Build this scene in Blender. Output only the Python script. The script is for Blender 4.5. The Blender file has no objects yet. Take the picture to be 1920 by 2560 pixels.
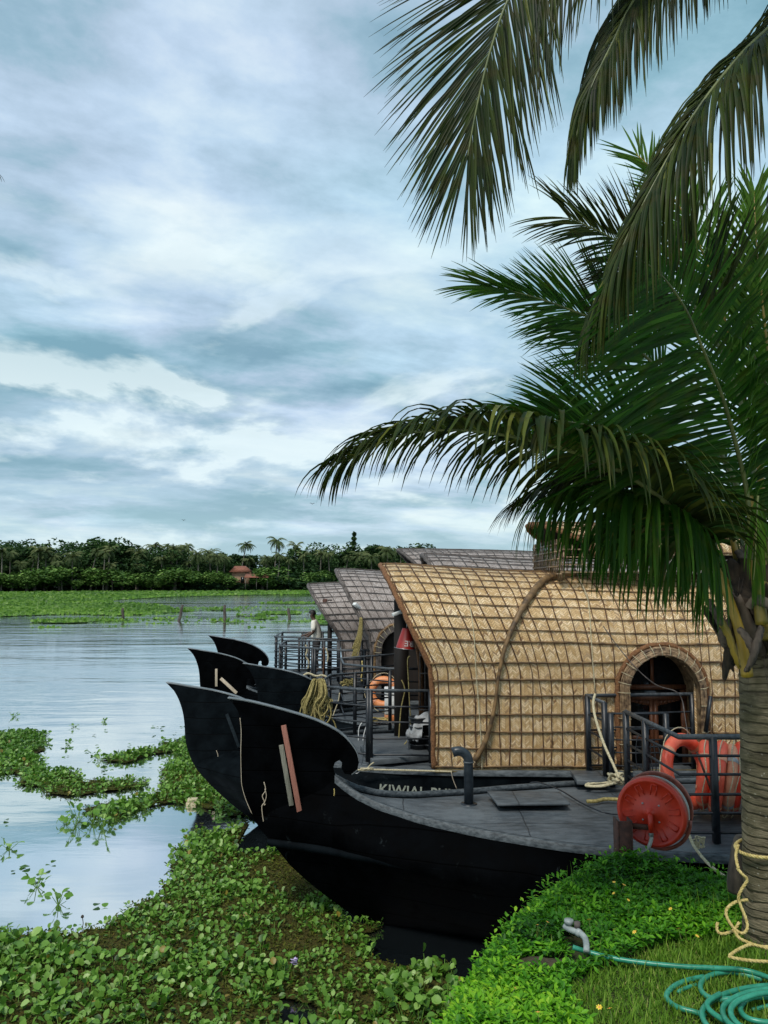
import bpy, math, random
import numpy as np
from mathutils import Vector, Matrix
R = math.radians
rnd = random.Random(7)
rng = np.random.default_rng(11)
sc = bpy.context.scene
COL = sc.collection

# ------------------------------------------------------------------ camera
EYE = 3.4
PITCH = math.atan(170/1920)
cam = bpy.data.objects.new('camera', bpy.data.cameras.new('camera'))
COL.objects.link(cam); sc.camera = cam
cam.location = (0, 0, EYE); cam.rotation_euler = (R(90)+PITCH, 0, 0)
cam.data.sensor_fit = 'HORIZONTAL'; cam.data.sensor_width = 36; cam.data.lens = 36
cam.data.clip_start = .05; cam.data.clip_end = 9000
def ray(px, py):
    u = (px-960)/1920; v = -(py-1280)/1920
    c, s = math.cos(PITCH), math.sin(PITCH)
    return u, c-v*s, s+v*c
def P(px, py, Y):                      # point on the sight line at forward distance Y
    x, y, z = ray(px, py); return Vector((x/y*Y, Y, EYE+z/y*Y))
def G(px, py, z0=0.):                  # point on the level z0
    x, y, z = ray(px, py); k = (z0-EYE)/z; return Vector((x*k, y*k, z0))

# ------------------------------------------------------------------ light
SUN_EL, SUN_AZ = 58, 205               # azimuth from +Y clockwise: behind the viewer, a little left
sun = bpy.data.objects.new('sun', bpy.data.lights.new('sun', 'SUN'))
COL.objects.link(sun)
sun.data.energy = 1.5; sun.data.angle = R(14); sun.data.color = (1, .95, .86)
sun.rotation_euler = (R(90-SUN_EL), 0, R(180-SUN_AZ))
sc.view_settings.view_transform = 'Standard'; sc.view_settings.look = 'None'
sc.view_settings.gamma = 1; sc.view_settings.exposure = .92

class NT:
    def __init__(s, tree): s.t = tree; s.n = tree.nodes; s.l = tree.links
    def node(s, typ, ins=None, **kw):
        n = s.n.new(typ)
        for k, v in kw.items(): setattr(n, k, v)
        for k, v in (ins or {}).items(): s.put(n.inputs[k], v)
        return n
    def put(s, sock, v):
        if isinstance(v, bpy.types.NodeSocket): s.l.new(v, sock)
        else:
            if sock.type == 'RGBA' and len(v) == 3: v = (*v, 1)
            sock.default_value = v
    def math(s, op, a, b=0., c=0., clamp=False):
        n = s.node('ShaderNodeMath', {0: a, 1: b, 2: c}, operation=op); n.use_clamp = clamp; return n.outputs[0]
    def mix(s, f, a, b, blend='MIX'):
        n = s.node('ShaderNodeMix', data_type='RGBA', blend_type=blend)
        s.put(n.inputs[0], f); s.put(n.inputs[6], a); s.put(n.inputs[7], b); return n.outputs[2]
    def ramp(s, f, stops):
        n = s.node('ShaderNodeValToRGB', {0: f}); e = n.color_ramp.elements
        while len(e) < len(stops): e.new(.5)
        for el, (p, c) in zip(e, stops): el.position = p; el.color = (*c, 1) if len(c) == 3 else c
        return n.outputs[0]
    def noise(s, vec, scale, detail=4, rough=.55, dist=0., out=0):
        return s.node('ShaderNodeTexNoise', {'Vector': vec, 'Scale': scale, 'Detail': detail, 'Roughness': rough, 'Distortion': dist}).outputs[out]
    def mapr(s, f, a, b, c=0., d=1.):
        return s.node('ShaderNodeMapRange', {0: f, 1: a, 2: b, 3: c, 4: d}).outputs[0]
    def vec(s, x=0., y=0., z=0.): return s.node('ShaderNodeCombineXYZ', {0: x, 1: y, 2: z}).outputs[0]
    def sep(s, v): return s.node('ShaderNodeSeparateXYZ', {0: v}).outputs

world = bpy.data.worlds.new('World'); sc.world = world; world.use_nodes = True
def make_world():
    t = NT(world.node_tree); t.n.clear()
    d = t.node('ShaderNodeTexCoord').outputs['Generated']
    x, y, z = t.sep(d)
    zc = t.math('MAXIMUM', z, 0.)
    den = t.math('ADD', zc, .16)
    u = t.math('DIVIDE', x, den); v = t.math('DIVIDE', y, den)
    # rotate the cloud deck so that streaks run down to the right
    a = t.math('ADD', t.math('MULTIPLY', u, .8), t.math('MULTIPLY', v, .45))
    b = t.math('SUBTRACT', t.math('MULTIPLY', v, .75), t.math('MULTIPLY', u, .35))
    p1 = t.vec(t.math('MULTIPLY', a, .62), t.math('MULTIPLY', b, 1.3), 4.3)
    p2 = t.vec(t.math('MULTIPLY', a, .9), t.math('MULTIPLY', b, 1.25), 9.1)
    n1 = t.noise(p1, 1.0, 6, .5, .15)
    n2 = t.noise(p2, 2.4, 10, .6, .12)
    p2o = t.node('ShaderNodeVectorMath', {0: p2, 1: (.0, .10, .0)}, operation='ADD').outputs[0]
    n2o = t.noise(p2o, 2.4, 10, .6, .12)
    n3 = t.noise(p2, .7, 3, .5, .2)
    s = t.math('ADD', t.math('MULTIPLY', n1, .6), t.math('MULTIPLY', n2, .4))
    s = t.math('ADD', s, t.math('MULTIPLY', t.math('SUBTRACT', n2o, n2), .42))
    s = t.math('ADD', t.math('MULTIPLY', t.math('SUBTRACT', s, .5), 1.55), .475)
    cloud = t.ramp(s, [(.37, (.21, .37, .46)), (.435, (.31, .48, .58)), (.48, (.42, .56, .68)), (.53, (.51, .66, .80)), (.60, (.66, .79, .87)), (.66, (.80, .90, .92))])
    tint = t.ramp(n3, [(.35, (.92, 1.02, 1.02)), (.5, (1, .985, 1.02)), (.65, (1.02, 1.04, 1.0))])
    cloud = t.mix(1., cloud, tint, 'MULTIPLY')
    # heaped clouds close to the horizon, sharper upper rims
    p3 = t.vec(t.math('MULTIPLY', x, 1.), t.math('MULTIPLY', z, 2.6), y)
    c1 = t.noise(p3, 2.3, 8, .56, .3)
    c1b = t.noise(t.vec(t.math('ADD', x, .0), t.math('MULTIPLY', t.math('ADD', z, .035), 2.6), y), 2.3, 8, .56, .3)
    rim = t.mapr(t.math('SUBTRACT', c1, c1b), -.01, .06)
    low = t.mapr(z, .48, .22)
    heap = t.ramp(c1, [(.43, (.0, .0, .0)), (.50, (1, 1, 1))])
    hl = t.math('MULTIPLY', heap, low)
    cloud = t.mix(t.math('MULTIPLY', t.math('MULTIPLY', hl, rim), .8), cloud, (.76, .89, .91))
    cloud = t.mix(t.math('MULTIPLY', t.math('MULTIPLY', hl, t.math('SUBTRACT', 1., rim)), .42), cloud, (.24, .42, .50))
    # pale band right above the horizon
    band = t.mapr(z, .13, .0)
    cloud = t.mix(t.math('MULTIPLY', band, .6), cloud, (.56, .74, .80))
    # below the horizon: dull reflection colour
    cloud = t.mix(t.mapr(z, .0, -.05), cloud, (.05, .08, .06))
    sky = t.node('ShaderNodeTexSky', sky_type='NISHITA', sun_disc=False, sun_elevation=R(SUN_EL), sun_rotation=R(SUN_AZ))
    bg1 = t.node('ShaderNodeBackground', {0: sky.outputs[0], 1: .06}).outputs[0]
    bg2 = t.node('ShaderNodeBackground', {0: cloud, 1: .59}).outputs[0]
    mx = t.node('ShaderNodeMixShader', {0: .93, 1: bg1, 2: bg2}).outputs[0]
    t.node('ShaderNodeOutputWorld', {0: mx})
make_world()

# ------------------------------------------------------------------ materials
def newmat(name):
    m = bpy.data.materials.new(name); m.use_nodes = True
    t = NT(m.node_tree); t.n.clear(); return m, t
def principled(t, base, rough=.6, bump=None, bstr=.3, bdist=.01, spec=.5, metal=0., **kw):
    ins = {'Base Color': base, 'Roughness': rough, 'Specular IOR Level': spec, 'Metallic': metal}; ins.update(kw)
    p = t.node('ShaderNodeBsdfPrincipled', ins)
    if bump is not None:
        b = t.node('ShaderNodeBump', {'Strength': bstr, 'Distance': bdist, 'Height': bump}); t.put(p.inputs['Normal'], b.outputs[0])
    return p.outputs[0]
def out(t, s): t.node('ShaderNodeOutputMaterial', {0: s})
def mat_simple(name, c1, c2, scale=6., rough=.6, stretch=(1, 1, 1), bstr=.25, bdist=.005, spec=.5, metal=0., lo=.35, hi=.65, r2=None, detail=6):
    m, t = newmat(name)
    co = t.node('ShaderNodeTexCoord').outputs['Object']
    mp = t.node('ShaderNodeMapping', {'Vector': co, 'Scale': stretch}).outputs[0]
    n = t.noise(mp, scale, detail, .6)
    f = t.mapr(n, lo, hi)
    rr = rough if r2 is None else t.mapr(n, lo, hi, rough, r2)
    out(t, principled(t, t.mix(f, c1, c2), rr, n, bstr, bdist, spec, metal)); return m
def mat_leaf(name, cols, rough=.4, trans=.35, tcol=(.12, .3, .03), spec=.5, blotch=None, bscale=14):
    m, t = newmat(name)
    c = t.node('ShaderNodeAttribute', attribute_name='var').outputs['Fac']
    base = t.ramp(c, cols)
    co = t.node('ShaderNodeTexCoord').outputs['Object']
    if blotch:
        n = t.noise(co, bscale, 5, .6)
        base = t.mix(t.mapr(n, .48, .68, 0., .8), base, blotch)
    p = principled(t, base, rough, None, spec=spec)
    tr = t.node('ShaderNodeBsdfTranslucent', {0: t.mix(.5, base, tcol)}).outputs[0]
    out(t, t.node('ShaderNodeMixShader', {0: trans, 1: p, 2: tr}).outputs[0]); return m

M = {}
M['hull'] = mat_simple('tarred_hull', (.0012, .0014, .0018), (.0035, .004, .005), 5, .55, (1, 1, 2), .3, .004, spec=.015, r2=.75)
def mat_hull(name, c1, c2, scuff, spec):
    m, t = newmat(name)
    co = t.node('ShaderNodeTexCoord').outputs['Object']
    x, y, z = t.sep(co)
    n = t.noise(co, 5., 6, .6); base = t.mix(t.mapr(n, .35, .65), c1, c2)
    sc1 = t.noise(t.vec(x, y, t.math('MULTIPLY', z, .7)), 7.5, 7, .7, .6)
    big = t.noise(co, 1.1, 3, .5)
    f = t.math('MULTIPLY', t.mapr(sc1, .62, .70), t.mapr(big, .48, .60))
    base = t.mix(t.math('MULTIPLY', f, .8), base, scuff)
    w = t.math('ADD', t.math('MULTIPLY', z, 4.6), t.math('MULTIPLY', t.noise(co, .8, 2, .5), .5))
    fr = t.math('FRACT', w); seam = t.math('MULTIPLY', t.mapr(fr, 0., .035), t.mapr(fr, 1., .965))
    base = t.mix(seam, (.0006, .0006, .0007), base)
    h = t.math('ADD', t.math('MULTIPLY', seam, 1.), t.math('MULTIPLY', n, .3))
    out(t, principled(t, base, t.mapr(n, .35, .65, .5, .75), h, .6, .006, spec)); return m
M['hull'] = mat_hull('tarred_planks', (.0007, .0008, .0010), (.002, .0024, .003), (.020, .026, .028), .008)
M['hull_grey'] = mat_simple('weathered_prow', (.007, .011, .014), (.018, .026, .031), 3, .6, (1.2, 1, 7), .3, .004, spec=.06, r2=.7)
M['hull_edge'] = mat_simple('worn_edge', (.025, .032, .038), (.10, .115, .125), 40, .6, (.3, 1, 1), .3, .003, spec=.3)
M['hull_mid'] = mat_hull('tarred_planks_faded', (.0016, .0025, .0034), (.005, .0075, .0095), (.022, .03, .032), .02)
M['prow_edge'] = mat_simple('lit_top_edge', (.10, .115, .125), (.28, .30, .31), 9, .6, (.3, 1, 1), .3, .003, spec=.3)  # pale tone stands for the light along the prow's top edge
M['deck'] = mat_simple('worn_deck', (.026, .032, .038), (.095, .108, .12), 6, .5, (1, 4, 1), .35, .004, spec=.35, r2=.7, lo=.3, hi=.7, detail=9)
def mat_deck():
    m, t = newmat('sheeted_deck')
    co = t.node('ShaderNodeTexCoord').outputs['Object']
    x, y, z = t.sep(co)
    n = t.noise(t.vec(x, t.math('MULTIPLY', y, 4.), z), 6., 9, .62); n2 = t.noise(co, 1.4, 5, .6); n3 = t.noise(co, 45., 3, .6)
    base = t.mix(t.mapr(n, .32, .68), (.026, .032, .038), (.095, .108, .12))
    base = t.mix(t.mapr(n2, .42, .66, 0., .65), base, (.14, .155, .165))
    base = t.mix(t.mapr(n3, .60, .70, 0., .5), base, (.018, .02, .022))
    wob = t.math('MULTIPLY', n2, .10)
    fx = t.math('FRACT', t.math('DIVIDE', t.math('ADD', x, wob), 1.15)); fy = t.math('FRACT', t.math('DIVIDE', t.math('ADD', y, t.math('ADD', wob, .37)), .78))
    seam = t.math('MULTIPLY', t.math('MULTIPLY', t.mapr(fx, 0., .008), t.mapr(fx, 1., .992)), t.math('MULTIPLY', t.mapr(fy, 0., .012), t.mapr(fy, 1., .988)))
    base = t.mix(seam, (.012, .014, .016), base)
    h = t.math('ADD', t.math('MULTIPLY', n, .5), seam)
    out(t, principled(t, base, t.mapr(n2, .35, .65, .42, .7), h, .5, .005, .35)); return m
M['deck'] = mat_deck()
M['rail'] = mat_simple('rail_paint', (.004, .005, .008), (.016, .02, .026), 18, .35, bstr=.2, bdist=.002, r2=.5)
M['railtop'] = mat_simple('rail_top_paint', (.022, .028, .034), (.08, .09, .10), 25, .45, bstr=.2, bdist=.002, r2=.55)
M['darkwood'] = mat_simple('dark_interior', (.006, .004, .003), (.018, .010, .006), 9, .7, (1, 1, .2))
M['redwood'] = mat_simple('door_wood', (.10, .032, .014), (.19, .07, .03), 10, .45, (6, 1, .7))
M['bamboo'] = mat_simple('bamboo_pole', (.055, .030, .012), (.24, .14, .055), 10, .6, (1, 1, 1), .5, .004)
M['bamboo_moss'] = mat_simple('mossy_pole', (.035, .028, .010), (.15, .11, .04), 12, .7, (1, 1, 1), .6, .006)
M['cord'] = mat_simple('coir_cord', (.045, .018, .008), (.13, .055, .022), 30, .8, bstr=.5, bdist=.003)
M['coir'] = mat_simple('coir_roll', (.09, .036, .013), (.25, .115, .045), 55, .9, (1, 1, 1), .9, .012)
M['greypole'] = mat_simple('grey_pole', (.04, .032, .028), (.13, .11, .10), 12, .8, bstr=.5, bdist=.004)
M['hood'] = mat_simple('bamboo_hood', (.05, .024, .01), (.36, .24, .13), 14, .5, (1, 1, 1), .6, .006)
M['rope'] = mat_simple('cream_rope', (.34, .29, .17), (.6, .53, .36), 60, .8, bstr=.8, bdist=.004)
M['rope_yellow'] = mat_simple('yellow_rope', (.36, .26, .07), (.62, .50, .20), 60, .7, bstr=.8, bdist=.004)
M['rope_old'] = mat_simple('old_rope', (.14, .11, .03), (.38, .31, .12), 40, .85, bstr=.8, bdist=.004)
M['red'] = mat_simple('red_paint', (.42, .022, .008), (.60, .04, .014), 8, .35, bstr=.1, bdist=.002, r2=.5)
M['bucket'] = mat_simple('bucket_red', (.20, .008, .006), (.32, .015, .010), 8, .45)  # darkened red: the shade under the eave is put into the colour
M['redold'] = mat_simple('faded_rim', (.20, .06, .04), (.45, .12, .08), 12, .5, bstr=.2, bdist=.002)
M['buoy'] = mat_simple('buoy_red', (.70, .06, .025), (.80, .15, .08), 9, .4, bstr=.1, bdist=.003, r2=.55)
M['buoy_pale'] = mat_simple('buoy_faded', (.55, .2, .11), (.68, .36, .22), 7, .5, bstr=.1, bdist=.003)
M['buoy_hot'] = mat_simple('buoy_bright', (.75, .035, .015), (.8, .08, .04), 9, .35, bstr=.1, bdist=.003)
M['orange'] = mat_simple('orange_buoy', (.62, .2, .06), (.75, .3, .12), 9, .5, bstr=.1, bdist=.003)
M['white'] = mat_simple('white_plastic', (.55, .56, .56), (.78, .79, .78), 12, .45, bstr=.1, bdist=.002)
M['grey_pipe'] = mat_simple('grey_pvc', (.20, .23, .225), (.36, .40, .39), 12, .45, bstr=.1, bdist=.002)
M['dark_pipe'] = mat_simple('painted_pipe', (.010, .016, .022), (.032, .042, .052), 12, .38, bstr=.2, bdist=.002)
M['hose'] = mat_simple('green_hose', (.015, .17, .10), (.04, .29, .19), 14, .33, bstr=.15, bdist=.002)
M['hosegrey'] = mat_simple('grey_hose', (.25, .25, .23), (.42, .42, .38), 14, .5, bstr=.15, bdist=.002)
M['rust'] = mat_simple('rusty_iron', (.03, .012, .008), (.10, .035, .02), 18, .75, bstr=.5, bdist=.004)
M['stick_red'] = mat_simple('red_plank', (.20, .075, .05), (.30, .12, .085), 10, .7, (8, 1, .6), .3, .002)
M['stick_grey'] = mat_simple('grey_plank', (.10, .10, .075), (.22, .21, .17), 10, .75, (8, 1, .6), .3, .002)
M['stick_pale'] = mat_simple('pale_plank', (.35, .28, .2), (.5, .42, .32), 10, .75, (8, 1, .6), .3, .002)
M['blackplastic'] = mat_simple('black_plastic', (.01, .012, .014), (.03, .034, .038), 12, .35)
M['cloth'] = mat_simple('pale_cloth', (.20, .21, .22), (.42, .43, .44), 9, .9, bstr=.6, bdist=.01)
M['wire'] = mat_simple('black_wire', (.01, .012, .016), (.02, .024, .03), 12, .4)
M['skin'] = mat_simple('brown_skin', (.07, .035, .02), (.10, .05, .03), 12, .5)
M['hair'] = mat_simple('black_hair', (.006, .005, .005), (.014, .012, .012), 40, .6)
M['shirt'] = mat_simple('cream_shirt', (.66, .63, .54), (.82, .79, .70), 14, .85, bstr=.7, bdist=.02)
M['trousers'] = mat_simple('dark_trousers', (.014, .013, .016), (.03, .028, .03), 14, .85, bstr=.5, bdist=.01)
M['lettering'] = mat_simple('sign_paint', (.20, .22, .18), (.34, .36, .30), 40, .7, lo=.3, hi=.6)
M['redtext'] = mat_simple('white_text', (.5, .42, .40), (.6, .5, .48), 30, .7)
M['petiole'] = mat_simple('yellow_petiole', (.055, .065, .010), (.34, .22, .025), 3.2, .45, (2.2, 1, .55), .5, .004, lo=.38, hi=.62)
M['rachis'] = mat_simple('green_rachis', (.05, .07, .02), (.13, .15, .04), 8, .5, bstr=.2, bdist=.002)
M['deadleaf'] = mat_simple('dry_sheath', (.022, .015, .010), (.14, .105, .075), 10, .8, (1, 1, .3), .6, .006)
M['fibre'] = mat_simple('palm_fibre', (.012, .008, .005), (.06, .04, .022), 25, .9, (1, 1, .4), .8, .01)
M['bark_far'] = mat_simple('far_bark', (.05, .045, .035), (.22, .20, .16), 4, .9)
M['branch'] = mat_simple('tree_bark', (.03, .024, .018), (.09, .075, .06), 6, .9)
M['tiles'] = mat_simple('clay_tiles', (.16, .05, .03), (.28, .11, .065), 3, .8)
M['plaster'] = mat_simple('ochre_wall', (.30, .18, .11), (.40, .26, .17), 1, .9)
M['glass'] = mat_simple('dark_glass', (.006, .007, .008), (.012, .014, .016), 4, .12, bstr=.05)
M['birdm'] = mat_simple('dark_feather', (.01, .01, .012), (.02, .02, .022), 9, .7)
M['petal'] = mat_simple('yellow_petal', (.70, .50, .03), (.8, .62, .08), 9, .6)
M['lilac'] = mat_simple('lilac_petal', (.42, .32, .55), (.62, .52, .72), 9, .6)
M['metal'] = mat_simple('ring_steel', (.25, .26, .27), (.5, .5, .5), 20, .35, metal=.8)
M['bulb'] = mat_simple('lamp_tube', (.55, .57, .56), (.75, .76, .74), 12, .3)

M['leaf_palm'] = mat_leaf('palm_leaflet', [(0, (.004, .009, .003)), (.5, (.014, .027, .006)), (.85, (.042, .062, .010)), (1, (.10, .11, .018))], .5, .10, (.07, .16, .01), .10, (.030, .028, .004), 9)
M['leaf_palm_green'] = mat_leaf('young_palm_leaflet', [(0, (.008, .028, .004)), (.5, (.022, .072, .007)), (1, (.075, .17, .014))], .5, .28, (.06, .28, .008), .12, (.045, .065, .006), 9)
M['leaf_hy'] = mat_leaf('hyacinth_leaf', [(0, (.02, .06, .006)), (.3, (.085, .20, .022)), (.75, (.20, .36, .06)), (.97, (.38, .50, .18)), (1, (.24, .18, .03))], .42, .22, (.12, .35, .02), .35)
M['leaf_moss'] = mat_leaf('moss_leaf', [(0, (.022, .030, .003)), (.4, (.055, .065, .006)), (.8, (.10, .115, .010)), (1, (.13, .10, .012))], .7, .15, (.1, .15, .02), .25)
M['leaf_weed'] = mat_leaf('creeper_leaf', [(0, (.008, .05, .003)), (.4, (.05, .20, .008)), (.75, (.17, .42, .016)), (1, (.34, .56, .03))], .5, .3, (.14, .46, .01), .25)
M['grass'] = mat_leaf('grass_blade', [(0, (.05, .12, .01)), (.5, (.12, .25, .018)), (.85, (.22, .36, .04)), (1, (.34, .36, .10))], .6, .3, (.2, .45, .02), .25)
M['leaf_far'] = mat_leaf('far_foliage', [(0, (.008, .024, .010)), (.5, (.028, .065, .020)), (1, (.085, .145, .042))], .7, .15, (.05, .15, .02), .15)
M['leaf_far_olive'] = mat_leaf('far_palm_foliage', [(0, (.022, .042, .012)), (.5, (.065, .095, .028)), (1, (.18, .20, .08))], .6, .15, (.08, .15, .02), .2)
M['leaf_bush'] = mat_leaf('bush_foliage', [(0, (.02, .055, .014)), (.5, (.08, .16, .032)), (1, (.19, .30, .07))], .6, .15, (.08, .2, .02), .15)
M['leaf_marsh'] = mat_leaf('far_hyacinth', [(0, (.045, .11, .012)), (.5, (.10, .21, .02)), (1, (.18, .31, .035))], .5, .25, (.12, .4, .02), .4)

def mat_weave(name, ca, cb, cc, gap, w=.085):
    m, t = newmat(name)
    uv = t.node('ShaderNodeUVMap', uv_map='UVMap').outputs[0]
    u, v, _ = t.sep(uv)
    wob = t.noise(uv, 3., 2, .5)
    u2 = t.math('ADD', u, t.math('MULTIPLY', wob, .05)); v2 = t.math('ADD', v, t.math('MULTIPLY', wob, .08))
    uu = t.math('DIVIDE', u2, w)
    tri = t.math('PINGPONG', uu, .5)
    s = t.math('ADD', t.math('DIVIDE', v2, w*.36), t.math('MULTIPLY', tri, 2.8))
    strip = t.math('FLOOR', s); fr = t.math('FRACT', s)
    colid = t.math('FLOOR', t.math('MULTIPLY', uu, 2.))
    wn = t.node('ShaderNodeTexWhiteNoise', {'Vector': t.vec(strip, colid, 0.)}, noise_dimensions='3D').outputs[0]
    edge = t.math('MULTIPLY', t.mapr(fr, 0., .16), t.mapr(fr, 1., .84))
    fu = t.math('FRACT', t.math('MULTIPLY', uu, 2.))
    edge2 = t.math('MULTIPLY', t.mapr(fu, 0., .10), t.mapr(fu, 1., .9))
    e = t.math('MULTIPLY', edge, t.mapr(edge2, 0., 1., .5, 1.))
    base = t.ramp(wn, [(.0, ca), (.45, cb), (.9, cc), (1., gap)])
    stain = t.noise(uv, 1.3, 5, .6)
    base = t.mix(t.mapr(stain, .4, .72, 0., .45), base, ca)
    base = t.mix(e, gap, base)
    b = t.math('ADD', e, t.math('MULTIPLY', wn, .6))
    out(t, principled(t, base, .5, b, .9, .006, .35)); return m
M['thatch'] = mat_weave('tan_woven_mat', (.50, .32, .14), (.68, .48, .25), (.86, .68, .44), (.20, .10, .04))
M['thatch_grey'] = mat_weave('grey_woven_mat', (.29, .24, .215), (.38, .325, .30), (.50, .44, .41), (.14, .11, .10))

def mat_water():
    m, t = newmat('lake_water')
    co = t.node('ShaderNodeTexCoord').outputs['Object']
    x, y, z = t.sep(co)
    n1 = t.noise(t.vec(t.math('MULTIPLY', x, .35), y, 0.), 2.2, 5, .55, .4)
    n2 = t.noise(t.vec(t.math('MULTIPLY', x, .25), y, 5.), .5, 4, .5, .6)
    n3 = t.noise(t.vec(t.math('MULTIPLY', x, .2), y, 9.), .08, 4, .5, .6)
    calm = t.math('ADD', t.mapr(y, 8., 26., .10, 1.), t.mapr(y, 30., 90., 0., 3.))
    h = t.math('ADD', t.math('MULTIPLY', n1, .05), t.math('MULTIPLY', n2, .22))
    h = t.math('MULTIPLY', h, calm)
    fac = t.mapr(n3, .4, .6, .5, 1.)
    h = t.math('MULTIPLY', h, fac)
    murk = t.mix(t.mapr(n2, .35, .65), (.018, .026, .030), (.028, .038, .044))
    b = t.node('ShaderNodeBump', {'Strength': .55, 'Distance': .35, 'Height': h}).outputs[0]
    p = t.node('ShaderNodeBsdfPrincipled', {'Base Color': murk, 'Roughness': .06, 'IOR': 5.0, 'Specular IOR Level': .95, 'Normal': b}).outputs[0]
    out(t, p); return m
M['water'] = mat_water()

def mat_trunk():
    m, t = newmat('ringed_trunk')
    co = t.node('ShaderNodeTexCoord').outputs['Object']
    x, y, z = t.sep(co)
    w = t.noise(co, 5., 3, .5)
    zz = t.math('ADD', t.math('ADD', z, t.math('MULTIPLY', w, .075)), t.math('MULTIPLY', t.noise(t.vec(0., 0., z), 3.5, 3, .6), .32))
    ring = t.math('FRACT', t.math('MULTIPLY', zz, 19.))
    groove = t.math('MULTIPLY', t.mapr(ring, 0., .22), t.mapr(ring, 1., .9))
    fine = t.noise(t.vec(t.math('MULTIPLY', x, 3.), t.math('MULTIPLY', y, 3.), t.math('MULTIPLY', z, 22.)), 6., 5, .6)
    blot = t.noise(co, 4.5, 5, .6)
    lich = t.noise(co, 38., 3, .5)
    base = t.mix(fine, (.07, .058, .034), (.30, .25, .16))
    base = t.mix(t.mapr(blot, .42, .62, 0., .7), base, (.05, .045, .018))
    base = t.mix(t.mapr(lich, .68, .72), base, (.32, .30, .24))
    base = t.mix(t.math('ADD', t.math('MULTIPLY', groove, .5), t.math('MULTIPLY', t.mapr(t.noise(t.vec(x, y, t.math('MULTIPLY', z, 3.)), 4., 4, .6), .35, .55), .6)), (.018, .014, .01), base)
    h = t.math('ADD', groove, t.math('MULTIPLY', fine, .8))
    out(t, principled(t, base, .85, h, .9, .012, .2)); return m
M['trunk'] = mat_trunk()

def mat_ground(name, c1, c2, c3, s1=2.5, s2=30):
    m, t = newmat(name)
    co = t.node('ShaderNodeTexCoord').outputs['Object']
    n = t.noise(co, s1, 6, .6); n2 = t.noise(co, s2, 4, .6)
    out(t, principled(t, t.mix(t.mapr(n2, .4, .6), t.mix(n, c1, c2), c3), .9, n2, .6, .02, .2)); return m
M['soil'] = mat_ground('bank_soil', (.02, .018, .01), (.045, .04, .02), (.03, .05, .012))
M['baresoil'] = mat_ground('bare_soil', (.05, .04, .025), (.10, .078, .05), (.04, .035, .02), 6, 40)
M['mossbed'] = mat_ground('moss_bed', (.016, .02, .004), (.045, .05, .008), (.065, .05, .01), 5, 45)
M['farbed'] = mat_ground('marsh_bed', (.03, .07, .012), (.06, .13, .02), (.045, .10, .016), .3, 3)
M['farland'] = mat_ground('far_bank_soil', (.012, .022, .008), (.025, .04, .012), (.02, .03, .01), .05, .6)

# ------------------------------------------------------------------ object helpers
ROOTLOC = {}
def tag(o, label=None, cat=None, group=None, kind=None):
    if label: o['label'] = label
    if cat: o['category'] = cat
    if group: o['group'] = group
    if kind: o['kind'] = kind
    return o
def empty(name, loc, label, cat, group=None):
    o = bpy.data.objects.new(name, None); o.empty_display_size = .2
    COL.objects.link(o); o.location = loc; ROOTLOC[o.name] = Vector(loc)
    return tag(o, label, cat, group)
def np_mesh(name, V, F, var=None, uv=None, smooth=False):
    """V (n,3); F list of index arrays or one (m,k) array"""
    me = bpy.data.meshes.new(name)
    V = np.asarray(V, dtype=np.float32)
    if isinstance(F, np.ndarray):
        m_, k = F.shape; loops = F.reshape(-1).astype(np.int32)
        starts = np.arange(0, m_*k, k, dtype=np.int32); tot = np.full(m_, k, dtype=np.int32)
    else:
        tot = np.array([len(f) for f in F], dtype=np.int32)
        loops = np.array([i for f in F for i in f], dtype=np.int32)
        starts = np.concatenate([[0], np.cumsum(tot)[:-1]]).astype(np.int32) if len(tot) else np.zeros(0, np.int32)
    me.vertices.add(len(V)); me.vertices.foreach_set('co', V.reshape(-1))
    me.loops.add(len(loops)); me.loops.foreach_set('vertex_index', loops)
    me.polygons.add(len(tot)); me.polygons.foreach_set('loop_start', starts)
    try: me.polygons.foreach_set('loop_total', tot)
    except Exception: pass
    if smooth: me.polygons.foreach_set('use_smooth', np.ones(len(tot), dtype=bool))
    if uv is not None:
        l = me.uv_layers.new(name='UVMap'); l.data.foreach_set('uv', np.asarray(uv, dtype=np.float32)[loops].reshape(-1))
    if var is not None:
        a = me.attributes.new('var', 'FLOAT', 'POINT'); a.data.foreach_set('value', np.asarray(var, dtype=np.float32))
    me.update(calc_edges=True); me.validate()
    return me
def link(name, me, mat, parent=None, loc=None):
    """me holds world coordinates; the origin goes to the thing's base"""
    o = bpy.data.objects.new(name, me); COL.objects.link(o)
    me.materials.append(mat)
    if parent is not None:
        root = ROOTLOC[parent.name]; o.parent = parent; ROOTLOC[o.name] = root
        me.transform(Matrix.Translation(-root))
    else:
        if loc is None:
            n = len(me.vertices); c = np.empty(n*3, dtype=np.float32); me.vertices.foreach_get('co', c); c = c.reshape(-1, 3)
            mn, mx = c.min(0), c.max(0); loc = ((mn[0]+mx[0])/2, (mn[1]+mx[1])/2, mn[2])
        loc = Vector([float(q) for q in loc]); me.transform(Matrix.Translation(-loc)); o.location = loc; ROOTLOC[o.name] = loc
    return o

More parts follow.
